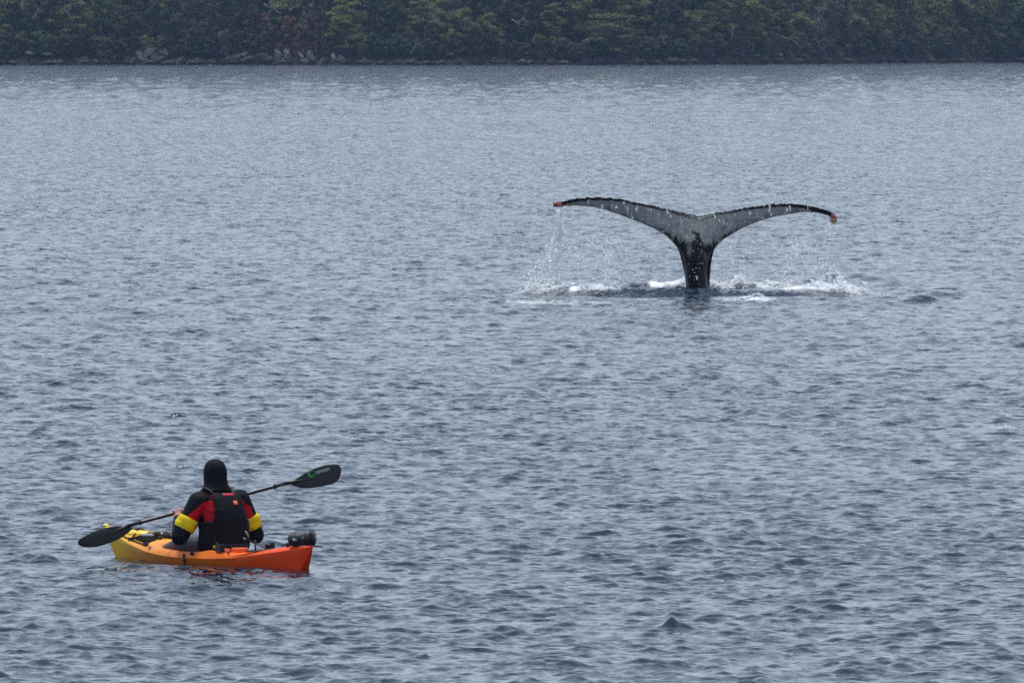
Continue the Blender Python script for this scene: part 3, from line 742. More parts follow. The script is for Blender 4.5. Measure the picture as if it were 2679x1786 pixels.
def build_splash():
    rg = np.random.RandomState(11)
    def at(px, py, d): p = wpt(px, py, d); return np.array(p)
    # tumbling white water on the ring: (x0, x1, y top, y bottom, distance, count)
    P, S, T = [], [], []
    def band(prof, d0, d1, n, s0, s1, fl=.7):
        xs = [q[0] for q in prof]; tp = [q[1] for q in prof]; bt = [q[2] for q in prof]
        x = rg.uniform(xs[0], xs[-1], n); cl = vnoise(x / 22. + 5, x * 0 + d0, 4, 3)
        t_ = np.interp(x, xs, tp) + (cl - .5) * 10; b_ = np.interp(x, xs, bt)
        y = b_ - (b_ - t_) * rg.rand(n) ** .9
        for i in range(n):
            if rg.rand() > .35 + 1.1 * cl[i]: continue
            P.append(at(x[i], y[i], rg.uniform(d0, d1))); s_ = rg.uniform(s0, s1) * (.6 + .8 * rg.rand() ** 3)
            S.append(s_); T.append((1.25, 1.25, fl))
    def ring_foam(a0, a1, n, s0, s1, hi, seed, r_sd=.075, r_c=1.0):
        a = rg.uniform(a0, a1, n); r_ = r_c + rg.normal(0, r_sd, n)
        x = 2.75 * r_ * np.cos(a); y = .5 + 2.5 * r_ * np.sin(a)
        cl = vnoise(x * 2.6 + seed, y * 1.2 + seed, seed, 3); sp_ = vnoise(x * 6 + seed, y * 2, seed + 1, 2)
        base = ring_h(x, y)[0]
        ok = rg.rand(n) < sm(.22, .5, cl)
        z = base + np.abs(rg.normal(0, 1, n)) * hi * (.25 + 1.6 * sm(.45, .85, sp_)) * sm(.3, .6, cl)
        for i in np.where(ok)[0]:
            P.append(np.array([WH_X + x[i], WH_D + y[i], z[i]])); S.append(rg.uniform(s0, s1) * (.5 + rg.rand() ** 2)); T.append((1.3, 1.3, .75))
    ring_foam(R(130), R(205), 9500, .011, .032, .05, 3)
    ring_foam(R(85), R(135), 3600, .009, .024, .05, 4)
    ring_foam(R(-5), R(90), 6500, .009, .026, .05, 5)
    ring_foam(R(-38), R(-5), 1900, .009, .028, .09, 6, .13)
    ring_foam(R(200), R(235), 900, .008, .02, .03, 7)
    band([(1880, 782, 790), (1950, 772, 792), (1985, 768, 794), (2030, 780, 796)], 238.0, 240.5, 700, .014, .035, .35)
    band([(2010, 782, 792), (2030, 779, 793)], 239, 240, 120, .015, .03, .5)
    band([(1300, 786, 796), (1400, 784, 798), (1500, 786, 797), (1600, 790, 795)], 236.2, 238.2, 700, .012, .03, .3)
    band([(1640, 783, 788), (1690, 780, 787), (1730, 782, 787)], 238.0, 239.5, 160, .012, .03, .3)
    tag(blobs('white_water', P, S, FOAM, T, 1, True), 'white foam churned up round the base of the whale tail', 'foam', kind='stuff')
    # drops that fall from the flukes
    P, S, T = [], [], []
    def drop(px, py, d, s_, st=1.0): P.append(at(px, py, d)); S.append(s_ * 1.55); T.append((1, 1, st))
    for i in range(620):                             # stream from the left tip
        t = rg.rand() ** .8; y = 548 + t * 195
        xc = np.interp(t, [0, .15, .35, .5, .7, 1], [1462, 1464, 1462, 1448, 1438, 1425])
        drop(xc + rg.normal() * np.interp(t, [0, .3, 1], [3, 5, 26]), y, WH_D + .3 + rg.normal() * .2, rg.uniform(.006, .017) * np.interp(t, [0, .5, 1], [1, 1.15, 1.0]), rg.uniform(2.5, 6) if t < .4 else rg.uniform(1, 2))
    for i in range(90):                              # and from the right tip
        t = rg.rand(); drop(2170 + rg.normal() * (4 + 5 * t) , 585 + t * 33, WH_D + .3 + rg.normal() * .15, rg.uniform(.005, .011), rg.uniform(2, 4.5))
    for c, w_, n in ((1588, 18, 90), (1625, 10, 70), (1600, 40, 110), (1530, 60, 170), (1480, 30, 70), (2075, 10, 80), (2060, 40, 150), (2120, 45, 170), (2170, 22, 60), (1690, 80, 110), (1950, 60, 140)):
        for i in range(n):
            t = rg.rand() ** .75; drop(c + rg.normal() * w_ * (.35 + .65 * t), 610 + t * 135, WH_D + rg.normal() * .5, rg.uniform(.005, .012), rg.uniform(1, 2.4))
    for px, y0, ln in ((1541, 522, 12), (1577, 535, 14), (1602, 536, 18), (1615, 537, 16), (1640, 528, 22), (1638, 545, 20), (1662, 540, 14), (1660, 560, 16), (1690, 545, 26), (1712, 545, 32), (1728, 556, 18), (1740, 552, 14), (1855, 560, 16), (1865, 562, 26), (1878, 560, 18), (1891, 562, 30), (1917, 562, 12), (1968, 548, 26), (1984, 548, 22), (2016, 545, 16), (2020, 538, 24), (2050, 545, 12), (2072, 540, 28), (2106, 540, 16), (1758, 556, 30), (1800, 566, 18)):
        px += rg.uniform(-7, 7); ln *= rg.uniform(.5, 1.5); ph_ = rg.uniform(0, 6)
        for j in range(rg.randint(3, 9)):            # rivulets running off the trailing edge
            t = rg.rand() ** 1.4; drop(px + rg.normal() * 1.2 + 2.0 * math.sin(t * 5 + ph_), y0 + t * ln, WH_D - .32 - .02 * rg.rand(), rg.uniform(.0022, .006) * (1.1 - .4 * t), rg.uniform(2.5, 6))
    for i in range(230):                             # loose drops in front of the blade and the stock
        drop(rg.uniform(1640, 2010), rg.uniform(570, 640), WH_D - .6 - .3 * rg.rand(), rg.uniform(.0025, .0055), 1.5)
    for i in range(26):
        drop(1824 + rg.normal() * 22, rg.uniform(630, 745), WH_D - .8 - .3 * rg.rand(), rg.uniform(.0025, .006), 1.5)
    P, S, T = np.array(P), np.array(S), np.array(T); sel = (T[:, 2] > 1.5) | (rg.rand(len(P)) < .6)
    tag(blobs('water_drops', P[~sel], S[~sel], DROP, T[~sel], 2), 'clear water drops raining from the whale flukes', 'drops', kind='stuff')
    tag(blobs('water_spray', P[sel], S[sel], FOAM, T[sel], 2, True), 'white spray torn from the whale flukes', 'spray', kind='stuff')
    # little whitecaps elsewhere
    for k_, (px, py, w_, lab) in enumerate(((482, 1224, .055, 'tiny breaking whitecap beyond the hooded kayaker'), (2620, 1117, .085, 'tiny breaking whitecap alone on open water'))):
        d = CAMH * FPX / (py + 5 - 70); P, S, T = [], [], []
        for i in range(90):
            P.append(np.array([rg.normal() * w_, rg.normal() * .05, abs(rg.normal()) * .016 + .0])); S.append(rg.uniform(.005, .016)); T.append((1.4, 1.2, .7))
        o = blobs('whitecap', P, S, FOAM, T, 5, True); o.location = wpt(px, py + 3, d); tag(o, lab, 'whitecap', kind='stuff')
build_splash()

# ------------------------------------------------------------------ kayak
BLACKP = plain('black plastic', (.012, .012, .014), .45, .4, .3, 20, .1)
CORD = plain('black cord', (.018, .015, .014), .8, .2, .3, 60, .2)
def build_kayak():
    root = empty('kayak', KY, KROT)
    tag(root, 'yellow to orange-red sit-on-top kayak carrying the hooded paddler', 'kayak')
    m = Mat('moulded yellow to red plastic'); m.s(Roughness=.48, Specular_IOR_Level=.25)
    oc = m.obj(); sp = m.n('ShaderNodeSeparateXYZ'); m.l(oc, sp.inputs[0])
    wob = m.math('MULTIPLY', m.math('SUBTRACT', m.noise(2.3, oc, 3), .5), .9)
    f = m.math('ADD', m.math('MULTIPLY_ADD', sp.outputs[0], .25), wob); m.t.nodes[-1]
    f = m.math('MULTIPLY', m.math('ADD', m.math('ADD', sp.outputs[0], wob), 1.9), 1 / 3.8, True)
    c = m.ramp(f, [(.0, (.86, .045, .004)), (.22, (.88, .085, .006)), (.40, (.84, .19, .010)), (.56, (.84, .22, .03)), (.70, (.86, .36, .07)), (.84, (.90, .50, .02)), (1.0, (.93, .59, .02))])
    sc = m.noise(38, oc, 5, .7)
    c = m.mix(m.math('MULTIPLY', m.math('SUBTRACT', sc, .5, True), 2.4, True), c, (.36, .16, .06))
    m.color(c); m.bump(m.noise(9, oc, 3), .06, .01)
    HULL = m.m
    xs = np.concatenate([[-1.79, -1.77, -1.72, -1.65], np.linspace(-1.55, 1.5, 46), [1.6, 1.7, 1.78, 1.84, 1.88, 1.905]])
    I = lambda x, a, b: float(np.interp(x, a, b))
    B = lambda x: I(x, [-1.79, -1.72, -1.6, -1.3, -.9, -.4, .0, .4, .8, 1.15, 1.45, 1.7, 1.84, 1.905], [.015, .05, .10, .215, .30, .345, .355, .34, .295, .215, .13, .065, .035, .01])
    Sh = lambda x: I(x, [-1.79, -1.5, -1.2, -.9, -.5, 0, .3, .6, 1.1, 1.45, 1.7, 1.84, 1.905], [.222, .175, .135, .105, .085, .08, .088, .108, .165, .21, .245, .272, .292])
    Ck = lambda x: I(x, [-1.79, -1.5, -1.3, -1.1, -.85, -.7, 0, .6, .8, 1.1, 1.45, 1.7, 1.84, 1.905], [.235, .225, .205, .175, .155, .15, .16, .20, .215, .235, .262, .285, .300, .308])
    K = lambda x: I(x, [-1.79, -1.66, -1.6, -1.2, 0, 1.2, 1.5, 1.62, 1.75, 1.905], [.19, -.03, -.09, -.11, -.12, -.10, -.07, -.02, .12, .285])
    WL = .085
    rows = []
    for x in xs:
        b, s_, c_, k_ = B(x), Sh(x), Ck(x), K(x); k_ = min(k_, s_ - .02)
        w = float(sm(-.86, -.74, x) * (1 - sm(.50, .62, x)))                 # 1 inside the open cockpit
        rim = s_ + .052 + .02 * math.exp(-((x + .45) / .12) ** 2)
        fx = .10 if x < 0 else .0
        side = [(0, k_), (.35 * b, k_ + .01), (.6 * b, k_ + .08 * (s_ - k_)), (.83 * b, k_ + .42 * (s_ - k_)), (.945 * b, k_ + .8 * (s_ - k_)), (b, s_ - .006), (.985 * b, s_ + .006)]
        deck = [(.90 * b, s_ + .28 * (c_ - s_)), (.78 * b, s_ + .52 * (c_ - s_)), (.62 * b, s_ + .74 * (c_ - s_)), (.42 * b, s_ + .9 * (c_ - s_)), (.2 * b, s_ + .98 * (c_ - s_)), (0, c_)]
        well = [(.93 * b, s_ + .03), (.87 * b, rim - .004), (.79 * b, rim), (.73 * b, rim - .012), (.68 * b, WL + .005), (0, WL)]
        dk = [(p[0] * (1 - w) + q[0] * w, p[1] * (1 - w) + q[1] * w) for p, q in zip(deck, well)]
        prof = side + dk
        ring = [(x, y, z) for y, z in prof] + [(x, -y, z) for y, z in prof[-2:0:-1]]
        rows.append(ring)
    mb = MB(); mb.grid(rows, closed_u=True)
    n = len(rows[0]); mb.f.append(tuple(range(n))); mb.m.append(0)
    e = (len(rows) - 1) * n; mb.f.append(tuple(e + j for j in range(n))[::-1]); mb.m.append(0)
    hull = mb.build('hull', HULL, root, True, True)
    es = hull.modifiers.new('edge', 'EDGE_SPLIT'); es.split_angle = R(42)
    def deck_z(x, y):
        b, s_, c_ = B(x), Sh(x), Ck(x); t = abs(y) / b
        return s_ + (c_ - s_) * float(np.interp(t, [0, .2, .42, .62, .78, .9, .985, 1.0], [1, .98, .9, .74, .52, .28, .06, 0]))
    # bow knob, hatch lid and its rim
    mb = MB(); mb.ell((1.885, 0, .305), (.042, .025, .021), 12, 8); mb.build('bow_toggle', plain('pale yellow plastic', (.85, .66, .12), .45), root)
    mb = MB(); rows = []
    for r_, z_ in ((1.0, 0), (1.0, .022), (.93, .036), (.6, .044), (.25, .046), (.02, .047)):
        rows.append([(1.27 + .2 * r_ * math.cos(a), .108 * r_ * math.sin(a), deck_z(1.27, .108 * abs(math.sin(a)) * r_) * .35 + .65 * Ck(1.27 + .2 * r_ * math.cos(a)) - .012 + z_) for a in np.linspace(0, 2 * math.pi, 28, endpoint=False)])
    mb.grid(rows, closed_u=True); mb.build('hatch_cover', plain('yellow hatch plastic', (.86, .58, .035), .4, .45, .12), root)
    # shock cords over the foredeck
    def cord(name, pts, r=.007, mat=CORD, par=root, n=6):
        mb_ = MB(); mb_.tube([(x, y, deck_z(x, y) + dz) for x, y, dz in pts], r, n); return mb_.build(name, mat, par)
    lp = [(x, .86 * B(x), .012) for x in np.linspace(1.47, .72, 9)]
    for sg in (1, -1): cord('deck_line', [(x, sg * y, dz) for x, y, dz in lp], .006)
    zx = np.linspace(.76, 1.12, 7)
    for i in range(6):
        cord('shock_cord', [(zx[i], -.8 * B(zx[i]), .012), (zx[i] * .5 + zx[i + 1] * .5, 0, .03), (zx[i + 1], .8 * B(zx[i + 1]), .012)], .006)
        cord('shock_cord', [(zx[i], .8 * B(zx[i]), .012), (zx[i] * .5 + zx[i + 1] * .5, 0, .034), (zx[i + 1], -.8 * B(zx[i + 1]), .012)], .006)
    cord('shock_cord', [(1.44, .8 * B(1.44), .012), (1.28, .0, .05), (1.12, -.8 * B(1.12), .012)], .008)
    cord('shock_cord', [(1.44, -.8 * B(1.44), .012), (1.28, .0, .052), (1.12, .8 * B(1.12), .012)], .008)
    for x in (1.46, 1.12, .74):
        for sg in (1, -1):
            mb = MB(); y = sg * .84 * B(x); mb.box((x, y, deck_z(x, y) + .012), (.03, .014, .016)); mb.build('cleat', BLACKP, root, False)
    # grey bottle pad strapped under the cords
    mb = MB(); mb.ell((1.02, .05, deck_z(1.02, .05) + .014), (.12, .06, .02), 14, 8); mb.build('deck_pad', plain('grey pad', (.2, .22, .24), .7), root)
    mb = MB()
    rg = random.Random(2)
    for i in range(16): mb.ell((.86 + rg.uniform(-.09, .09), rg.uniform(-.14, .08), .225 + rg.uniform(0, .035)), [rg.uniform(.014, .03) for _ in range(3)], 8, 6)
    mb.build('deck_cord_bundle', plain('dark tangled cord', (.05, .032, .024), .85, .2, .6, 60, .5), root)
    # maker's mark on the near shoulder of the deck
    mb = MB(); vs = []
    x0, y0 = .34, .955
    for i in range(12):
        a = i / 12 * 2 * math.pi; r_ = (.05 if i % 4 == 0 else .032 if i % 2 == 0 else .014)
        x = x0 + .03 + r_ * math.cos(a) * 1.3; yy = y0 - .06 + r_ * math.sin(a) * 1.0
        vs.append((x, yy * B(x) * .985 + .004, deck_z(x, yy * B(x)) + .024 + .004 * 0))
    # laid on the rounded shoulder just above the seam
    vs = []
    for i in range(12):
        a = i / 12 * 2 * math.pi; r_ = (.042 if i % 4 == 0 else .026 if i % 2 == 0 else .012)
        x = .62 + r_ * 1.5 * math.cos(a); v = .045 + r_ * math.sin(a)
        vs.append((x, B(x) * .97 - v * .75 + .012, Sh(x) + v * .62 + .012))
    mb.add(vs + [(sum(p[0] for p in vs) / 12, sum(p[1] for p in vs) / 12, sum(p[2] for p in vs) / 12 + .002)], [(i, (i + 1) % 12, 12) for i in range(12)])
    mb.build('emblem', plain('dark printed mark', (.10, .055, .04), .6), root)
    # seat, back band, straps
    DK = plain('black seat fabric', (.014, .014, .017), .8, .2, .3, 40)
    mb = MB(); mb.ell((-.2, 0, .105), (.23, .21, .03), 20, 8); mb.build('seat_pad', DK, root)
    mb = MB(); rows = []
    for z, o in ((.10, 0), (.14, .01), (.18, .02), (.215, .03)):
        rows.append([(-.41 - o + .11 * (abs(y) / .2) ** 2, y, z) for y in np.linspace(-.18, .18, 11)])
    mb.grid(rows); sb = mb.build('seat_backrest', DK, root); md = sb.modifiers.new('t', 'SOLIDIFY'); md.thickness = .03
    STR = plain('dark red webbing', (.16, .012, .02), .8, .2)
    for sg in (1, -1):
        mb = MB(); mb.tube([(-.40, sg * .19, .24), (-.62, sg * .24, .16), (-.78, sg * .27, .145)], .010, 6, flat=.4); mb.build('seat_strap', BLACKP, root)
        mb = MB(); mb.tube([(-.36, sg * .2, .20), (.0, sg * .275, .15), (.12, sg * .28, .145)], .008, 6, flat=.4); mb.build('seat_strap', STR, root)
        mb = MB(); x = -.12; mb.tube([(x + .02, sg * B(x) * .99, Sh(x) + .03), (x, sg * (B(x) + .012), Sh(x) - .005), (x - .02, sg * (B(x) + .01), Sh(x) - .05)], .011, 7); mb.build('side_strap', BLACKP, root)
        mb = MB(); x = -.22; mb.ell((x, sg * B(x) * .95, Sh(x) + .04), (.025, .02, .022), 10, 6); mb.build('buckle', BLACKP, root)
        mb = MB(); x = -.62; mb.box((x, sg * B(x) * .84, Sh(x) + .085), (.05, .022, .028)); mb.box((x - .05, sg * B(x) * .84, Sh(x) + .11), (.02, .012, .02)); mb.build('strap_adjuster', BLACKP, root, False)
        cord('side_line', [(-.7, sg * .9 * B(-.7), .02), (-.85, sg * .93 * B(-.85), .0), (-1.0, sg * .92 * B(-1.0), .004), (-1.15, sg * .8 * B(-1.15), .01), (-1.28, sg * .6 * B(-1.28), .012)], .005)
    # moulded step behind the seat, hatch mouth, small posts
    ORG = plain('orange moulded plastic', (.80, .14, .03), .4, .45, .15)
    mb = MB(); mb.box((-.74, .13, .165), (.05, .07, .022)); mb.box((-.56, .20, .155), (.06, .045, .018)); st = mb.build('moulded_step', ORG, root, False)
    bv = st.modifiers.new('b', 'BEVEL'); bv.width = .012; bv.segments = 2
    mb = MB(); mb.ell((-.95, .0, Ck(-.95) - .004), (.16, .17, .016), 18, 6); mb.build('rear_hatch', BLACKP, root)
    mb = MB(); mb.tube([(-1.0, .12, .16), (-1.0, .12, .25)], [.010, .007], 7); mb.ell((-1.0, .12, .255), (.011, .011, .014), 8, 6); mb.build('rod_post', plain('dark maroon post', (.05, .012, .03), .5), root)
    mb = MB(); mb.tube([(-1.46, .05, .215), (-1.46, .05, .255)], [.022, .018], 8); mb.build('deck_fitting', BLACKP, root)
    mb = MB(); mb.tube([(-1.3, .02, Ck(-1.3) + .01), (-1.36, .0, Ck(-1.36) + .03), (-1.42, .02, Ck(-1.42) + .01)], .008, 6); mb.build('carry_handle', BLACKP, root)
    mb = MB(); mb.tube([(-1.7, .0, .24), (-1.8, -.03, .235), (-1.90, -.05, .232)], .007, 6); mb.build('stern_loop', CORD, root)
    return root
kayak = build_kayak()

# black deck bag strapped on the stern
def build_bag():
    p = KM @ Vector((-1.62, 0.0, .225))
    root = empty('deck_bag', p, R(-12)); tag(root, 'black cylindrical deck bag with ribbed end lying on the kayak stern', 'bag')
    CL = plain('black coated fabric', (.014, .016, .022), .5, .4, .4, 25, .4, .01)
    tilt = .10
    def ax(t): return Vector((t, 0, .068 + t * tilt))
    mb = MB(); prof = [(-.125, .012), (-.122, .04), (-.112, .054), (-.09, .06), (0, .06), (.07, .063), (.1, .066)]
    mb.tube([ax(t) for t, _ in prof], [r for _, r in prof], 20); mb.build('bag_body', CL, root)
    for t in (.085, .098, .111): 
        mb = MB(); mb.tube([ax(t - .005), ax(t), ax(t + .005)], [.066, .071, .066], 20); mb.build('end_rib', BLACKP, root)
    mb = MB(); mb.tube([ax(.11), ax(.128)], [.066, .05], 20); mb.build('end_cap', BLACKP, root)
    for t in (-.055, .045):
        mb = MB(); mb.tube([ax(t - .008), ax(t + .008)], .0635, 20); mb.build('bag_strap', BLACKP, root)
    W = plain('pale print', (.5, .5, .48), .6)
    mb = MB(); mb.ell(ax(-.06) + Vector((0, -.064, .004)), (.011, .004, .016), 10, 6); mb.ell(ax(-.042) + Vector((0, -.064, -.002)), (.007, .004, .007), 8, 5); mb.build('pale_print', W, root)
    mb = MB(); mb.ell(ax(.025) + Vector((0, -.066, .010)), (.006, .004, .008), 8, 5); mb.build('pale_print', W, root)
build_bag()

# ------------------------------------------------------------------ paddle
PL = Vector((.27, .26, .469)); PD = Vector((-.30, -.954, .25))       # left grip and shaft direction, in kayak space
def build_paddle():
    root = empty('kayak_paddle', KY, KROT)
    tag(root, 'long black double-bladed kayak paddle held across the chest', 'paddle')
    e1 = PD.normalized(); cam_l = KM.inverted() @ Vector((0, 0, CAMH))
    view = (PL - cam_l).normalized(); e3 = (-view - e1 * (-view).dot(e1)).normalized(); e2 = e3.cross(e1)
    if e2.z < 0: e2 = -e2
    e3 = e1.cross(e2)
    if e3.dot(-view) < 0: e3 = -e3
    SH = plain('black paddle shaft', (.010, .011, .018), .3, .5, .2, 20, 0)
    BL = plain('black paddle blade', (.006, .006, .009), .38, .4, .3, 14, .1)
    GR = Mat('green print'); GR.s(Base_Color=(.03, .42, .06, 1), Roughness=.5); GR = GR.m
    WT = plain('pale lettering', (.55, .56, .55), .5); WD = plain('dark grey lettering', (.10, .11, .11), .5); GD = plain('dark green print', (.012, .07, .022), .5)  # left blade's print is a darker grey and green than the right's
    t0, t1 = -.42, 1.12
    mb = MB(); mb.tube([PL + PD * t for t in np.linspace(t0, t1, 12)], .0165, 12); sh = mb.build('shaft', SH, root)
    for t in (.40, t1 - .12, t0 + .12):
        mb = MB(); mb.tube([PL + PD * (t - .012), PL + PD * (t + .012)], .0235, 12); mb.build('drip_ring' if t != .40 else 'ferrule', BLACKP, root)
    Lm = lambda p: KM @ p
    def to_plane(px, py, org):
        o = pix(Lm(org)); a = pix(Lm(org + e1 * .1)); b = pix(Lm(org + e2 * .1))
        M = np.array([[a[0] - o[0], b[0] - o[0]], [a[1] - o[1], b[1] - o[1]]]) / .1
        return np.linalg.solve(M, [px - o[0], py - o[1]])
    def blade(org, out, text_pos, wm, gm, lab):
        pts = np.array([to_plane(180 + x / 3.136, 1160 + y / 3.136, org) for x, y in out])
        d = np.concatenate([[0], np.cumsum(np.hypot(*np.diff(np.vstack([pts, pts[:1]]), axis=0).T))])
        t = np.linspace(0, d[-1], 73)[:-1]; cl = np.vstack([pts, pts[:1]])
        P = np.stack([np.interp(t, d, cl[:, 0]), np.interp(t, d, cl[:, 1])], 1)
        for _ in range(2): P = .5 * P + .25 * (np.roll(P, 1, 0) + np.roll(P, -1, 0))
        c = P.mean(0); L_ = abs(P[:, 0] - 0).max(); mb_ = MB(); rows = []
        def cup(u, v): return -.030 * (abs(u) / L_) ** 2 + .35 * (v - c[1] * abs(u) / max(abs(c[0]), .01)) ** 2
        for sgn, rs in ((1, [.0, .25, .5, .75, .92, 1.0]), (-1, [1.0, .92, .75, .5, .25, .0])):
            for r_ in rs:
                th = .0055 * (1 - r_ ** 3) + .0012
                rows.append([org + e1 * u + e2 * v + e3 * (cup(u, v) + sgn * th) for u, v in (c + (P - c) * max(r_, .001))])
        mb_.grid(rows, closed_u=True); b = mb_.build('blade', BL, root, True, True)
        sp = [(0, .0175), (.08, .016), (.2, .010), (.34, .004)]; s_ = np.sign(c[0])
        mb_ = MB(); mb_.tube([org + e1 * s_ * a + e2 * (c[1] * a / abs(c[0])) + e3 * (cup(a, c[1] * a / abs(c[0])) + .002) for a, _ in sp], [r for _, r in sp], 8); mb_.build('spine', BL, b)
        # lettering
        cu = bpy.data.curves.new('lettering', 'FONT'); cu.body = 'cannon'; cu.size = .071; cu.extrude = .0004; cu.space_character = 1.0
        to = bpy.data.objects.new('tmp', cu); COL.objects.link(to); dg = bpy.context.evaluated_depsgraph_get()
        me = bpy.data.meshes.new_from_object(to.evaluated_get(dg)); bpy.data.objects.remove(to)
        p0 = to_plane(180 + text_pos[0] / 3.136, 1160 + text_pos[1] / 3.136, org); p1 = to_plane(180 + text_pos[2] / 3.136, 1160 + text_pos[3] / 3.136, org)
        dr = p1 - p0; ln = np.hypot(*dr); dr /= ln; w_ = max(v.co.x for v in me.vertices); k_ = ln / w_
        def lift(u, v): return org + e1 * u + e2 * v + e3 * (cup(u, v) + .0085)
        nr = np.array([-dr[1], dr[0]])
        for v in me.vertices:
            q = p0 + dr * v.co.x * k_ + nr * v.co.y * k_ * 1.12; z = v.co.z; v.co = lift(q[0], q[1]) + e3 * z
        me.materials.clear(); me.materials.append(wm); o = bpy.data.objects.new('lettering', me); COL.objects.link(o); o.parent = b
        mb_ = MB(); rows = []; h_ = .034 if lab == 'right' else .021
        cc = p0 - dr * h_ * 1.2 + nr * (.016 if lab == 'right' else .004)
        for a in np.linspace(R(40), R(335), 22):
            wd = .017 * (.35 + .65 * math.sin((a - R(40)) / R(295) * math.pi))
            rows.append([lift(*(cc + (dr * math.cos(a) * r_ * 1.0 + nr * math.sin(a) * r_))) for r_ in (h_, h_ - wd)])
        mb_.grid(rows); mb_.build('emblem', gm, b)
    rb = [(1812, 326), (1850, 296), (1900, 265), (1960, 228), (2020, 200), (2080, 182), (2140, 172), (2200, 167), (2232, 178), (2244, 205), (2240, 245), (2222, 290), (2195, 318), (2150, 335), (2080, 350), (2010, 362), (1940, 367), (1885, 358), (1840, 342)]
    lb = [(532, 688), (480, 680), (420, 675), (340, 680), (270, 695), (200, 724), (140, 755), (95, 778), (75, 798), (80, 822), (100, 840), (160, 851), (220, 848), (290, 830), (360, 806), (420, 778), (470, 745), (505, 715)]
    blade(PL + PD * 1.10, rb, (2026, 250, 2142, 216), WT, GR, 'right')
    blade(PL + PD * -.40, lb, (218, 742, 330, 712), WD, GD, 'left')
    return root
paddle = build_paddle()

# ------------------------------------------------------------------ paddler
def capsule(mb, p0, p1, r0, r1, n=12):
    p0, p1 = Vector(p0), Vector(p1); d = (p1 - p0)
    path, rad = [], []
    u = d.normalized()
    for a in np.linspace(-90, 0, 5): path.append(p0 + u * r0 * math.sin(R(a))); rad.append(max(r0 * math.cos(R(a)), .001))
    for a in np.linspace(0, 90, 5): path.append(p1 + u * r1 * math.sin(R(a))); rad.append(max(r1 * math.cos(R(a)), .001))
    mb.tube(path, rad, n)

TZ = [.10, .17, .25, .33, .43, .52, .595, .648, .683, .712, .75]
TW = [.21, .212, .20, .192, .198, .212, .222, .215, .17, .10, .075]      # half width
TDp = [.135, .13, .122, .122, .13, .132, .122, .105, .088, .074, .068]     # half depth
TC = [-.215, -.235, -.25, -.25, -.235, -.205, -.175, -.155, -.14, -.125, -.11]
def torso(z): return (float(np.interp(z, TZ, TC)), float(np.interp(z, TZ, TW)), float(np.interp(z, TZ, TDp)))

